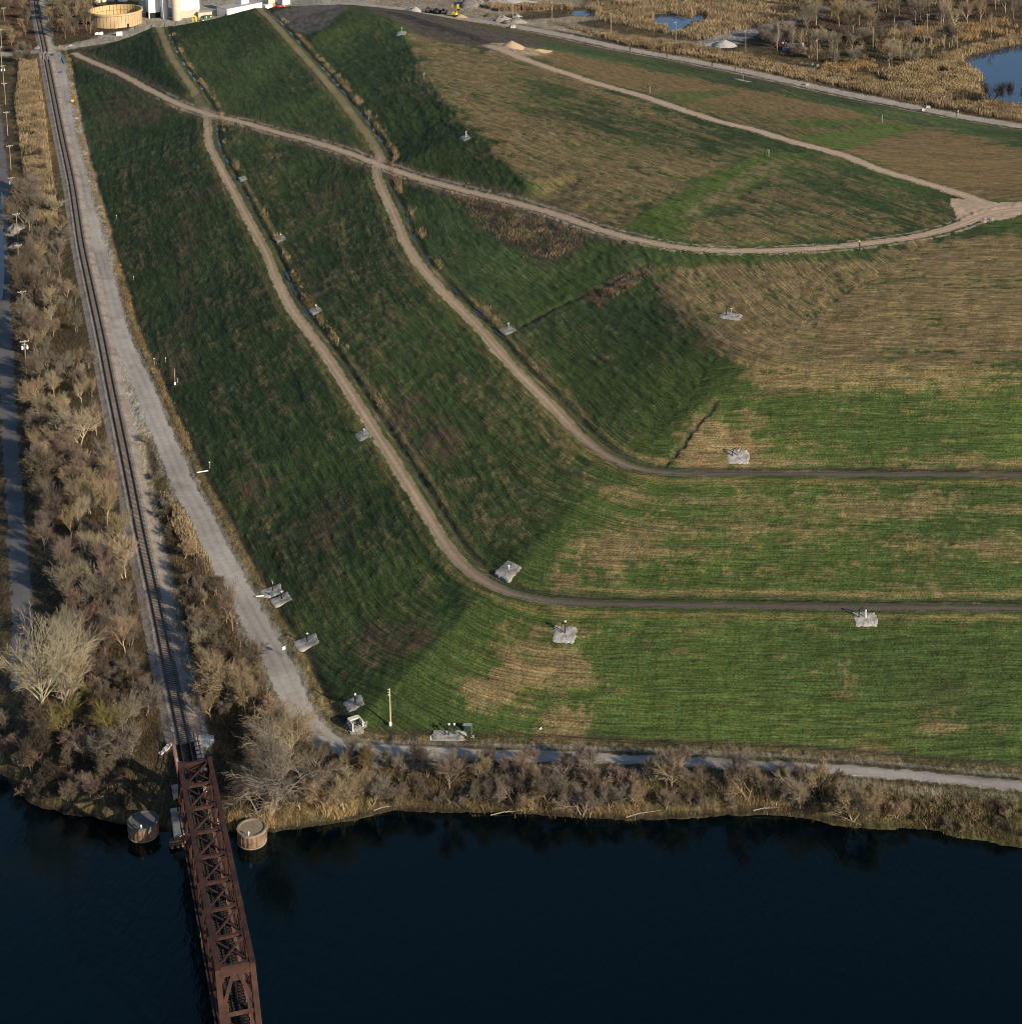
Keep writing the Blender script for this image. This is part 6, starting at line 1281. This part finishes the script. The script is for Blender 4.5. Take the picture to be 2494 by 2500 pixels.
heap((36, 560), 7, 14, 1.6, 'rubble', 'grey rubble heap along the side road by the poles', 16, name='rubble_heap', lumps=.35); heap((26, 500), 6, 9, 1.4, 'rubble', 'smaller grey rubble heap farther up the side road', 17, name='rubble_heap', lumps=.35); heap((40, 600), 5, 8, 1.0, 'rubble', 'low grey rubble tail at the near end of the side road heaps', 171, name='rubble_heap', lumps=.35)
heap((93, 118), 5, 4, 1.0, 'rubble', 'grey stone heap left of the track at the crossing', 18, name='rubble_heap', lumps=.3)
heap((172, 113), 6, 2.6, .8, 'chalk', 'white slab heap beside the road to the works', 19, name='rubble_heap', lumps=.3)
p = G(1251/K, 68/K); o = MB().box((0, 0, .6), (2.8, 1.6, 1.2), .3, .8).box((.5, 0, 1.3), (1.2, 1.2, .5), .3, .7).build('boulder', M['chalk']); o.location = p; tag(o, 'single white boulder on the road edge beyond the sand', 'boulder')
for i, (sx, sy) in enumerate(((1048, 30), (1068, 33), (1083, 34))):
    p = G(sx/K, sy/K); t = thing('bulldozer', ('dark bulldozer beside the pale gravel heap', 'dark bulldozer in the middle of the machine row', 'dark bulldozer nearest the yellow excavator')[i], 'bulldozer', tuple(p), .4+i*.5, 'dark machines parked in the far yard')
    MB().box((0, 0, 1.2), (3.4, 1.6, 1.0)).build('body', M['green_p' if i == 1 else 'dirtp'], t); MB().box((-.5, 0, 2.2), (1.3, 1.3, 1.2), 0, .9).build('cab', M['glass'], t); MB().box((2.2, 0, .8), (.25, 3.0, 1.2)).build('blade', M['steel2'], t)
    for y in (-1.1, 1.1): MB().tube([(-1.5, y, .5), (1.5, y, .5)], .5, 8).build('track', M['tyre'], t)
p = G(1110/K, 40/K); t = thing('excavator', 'yellow excavator with its boom raised upright in the far yard', 'excavator', tuple(p), -.5); t.scale = (.72, .72, .85)
MB().box((0, 0, 1.6), (3.2, 2.4, 1.3), 0, .95).build('body', M['yellow'], t); MB().box((.9, .7, 2.7), (1.3, 1.0, 1.3), 0, .9).build('cab', M['glass'], t); MB().beam((1.4, 0, 2.0), (2.0, 0, 7.2), .5, .6).build('boom', M['yellow'], t); MB().beam((2.0, 0, 7.2), (2.9, 0, 4.4), .4, .45).build('stick', M['yellow'], t); MB().box((3.0, 0, 4.0), (.9, 1.0, .8), 0, 1.3).build('bucket', M['steel2'], t)
for y in (-1.0, 1.0): MB().tube([(-1.6, y, .5), (1.6, y, .5)], .5, 8).build('track', M['tyre'], t)
for i, sx in enumerate((1104, 1119)):
    p = G(sx/K, 20/K); o = MB().tube([(0, 0, -.3), (0, 0, 1.8)], .16, 8).lathe((0, 0, 1.8), [(.16, 0), (.1, .1), (.02, .12)], 8).build('bollard', M['yellow']); o.location = p; tag(o, ('yellow bollard left behind the excavator boom', 'yellow bollard right behind the excavator boom')[i], 'bollard')
# bus, boat, tarp, drums in the marsh wood
p = G(1938/K, 121/K); t = thing('parked_bus', 'abandoned dark bus with a white rear end among the bare trees', 'bus', tuple(p), -.18)
MB().box((0, 0, 1.5), (7.2, 2.3, 1.9)).build('body', M['dark'], t); MB().box((0, 0, 2.55), (7.0, 2.1, .2), 0, .9).build('roof', M['hull'], t); MB().box((3.7, 0, 1.6), (.7, 2.35, 2.5)).build('rear_end', M['white'], t)
for k in range(7): MB().box((-2.8+k*.85, -1.17, 1.95), (.5, .06, .6)).build('window', M['galv'], t)
for x in (-2.3, 2.3): MB().tube([(x, -1.2, .5), (x, -.9, .5)], .5, 12).build('wheel', M['tyre'], t)
p = G(1926/K, 124/K); t = thing('boat', 'faded blue boat hull lying in front of the dark bus', 'boat', tuple(p), .22)
v = []; f = []; n = 9
for i in range(n):
    s = i/(n-1); x = -3.2+6.4*s; ww = 1.05*(1-(max(0, .35-s)/.35)**2)*.95+.08; v += [(x, -ww, 1.25+.25*(1-s)), (x, -ww*.55, .25), (x, ww*.55, .25), (x, ww, 1.25+.25*(1-s))]
for i in range(n-1):
    for k in range(3): f.append((i*4+k, i*4+k+1, i*4+k+5, i*4+k+4))
f += [(0, 1, 2, 3), ((n-1)*4+3, (n-1)*4+2, (n-1)*4+1, (n-1)*4)]
MB().add(v, f).build('hull', M['hull'], t); MB().box((1.6, 0, 1.35), (2.4, 1.7, .5), 0, .85).build('deck', M['white'], t); MB().box((2.5, 0, 1.75), (.5, 1.2, .4)).build('seat', M['brick'], t)
p = G(1965/K, 122/K); v = [(-.9+.6*i+RND.uniform(-.1, .1), -.7+.7*j, .15+(.9 if 0 < i < 3 and j == 1 else .1)+RND.uniform(0, .2)) for j in range(3) for i in range(4)]; o = MB().add(v+[(a, b_, -.2) for a, b_, c in v], [(j*4+i, j*4+i+1, j*4+i+5, j*4+i+4) for j in range(2) for i in range(3)]+[(0, 12, 13, 1), (1, 13, 14, 2), (2, 14, 15, 3)]).build('tarpaulin', M['blue']); o.location = p; tag(o, 'bright blue tarpaulin heaped beside the bus', 'tarpaulin')
for sx, sy, m_, lab in ((1901, 113, 'red', 'red drum at the nose of the boat'), (1915, 108, 'red', 'red drum behind the dark bus'), (1909, 109, 'white', 'white drum between the two red drums'), (1918, 111, 'white', 'white drum against the dark bus')):
    p = G(sx/K, sy/K); o = MB().lathe((0, 0, 0), [(.5, 0), (.5, .45), (.55, .5), (.5, .55), (.5, 1.1), (.45, 1.15)], 14).build('drum', M[m_]); o.location = p; tag(o, lab, 'drum')
nb = 9
for i in range(nb):
    s = i/(nb-1); p = G((1955+106*s)/K, (158+18*s)/K); h = .9+.5*RND.random(); o = MB().box((0, 0, h/2-.1), (1.3, .8, h), RND.uniform(-.3, .3), .92).box((.05, 0, h+.05), (.4, .3, .3), .2, .8).build('concrete_block', M['rock' if i < 7 else 'conc_lt']); o.location = p  # grey for shaded blocks, pale for sunlit ones: light put into colour
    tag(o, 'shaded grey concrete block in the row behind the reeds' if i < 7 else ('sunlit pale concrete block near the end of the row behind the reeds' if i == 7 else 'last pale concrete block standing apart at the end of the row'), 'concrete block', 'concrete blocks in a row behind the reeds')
for i, (sx, sy) in enumerate(((1427, 113), (1537, 125), (1627, 142), (1737, 163), (1793, 173))):
    p = G(sx/K, sy/K); o = MB().tube([(0, 0, -.3), (0, 0, 2.2)], .13, 6).box((0, 0, 1.2), (.4, .3, .8)).build('marker_post', M['dark']); o.location = p; tag(o, 'short dark post along the ditch of the access road', 'marker post', 'dark posts along the access road ditch')
for i, (sx, sy) in enumerate(((2264, 263), (2250, 270), (1968, 208))):
    p = G(sx/K, sy/K); o = MB().box((0, 0, .4), (1.8, 1.0, .9), i*.7, .7).box((.6, .3, .3), (.8, .7, .6), i, .7).build('boulder', M['chalk']); o.location = p; tag(o, ('white boulder at the reed side of the access road', 'flat white slab lying on the access road', 'pale boulder beside the wet track at the bend of the access road')[i], 'boulder')
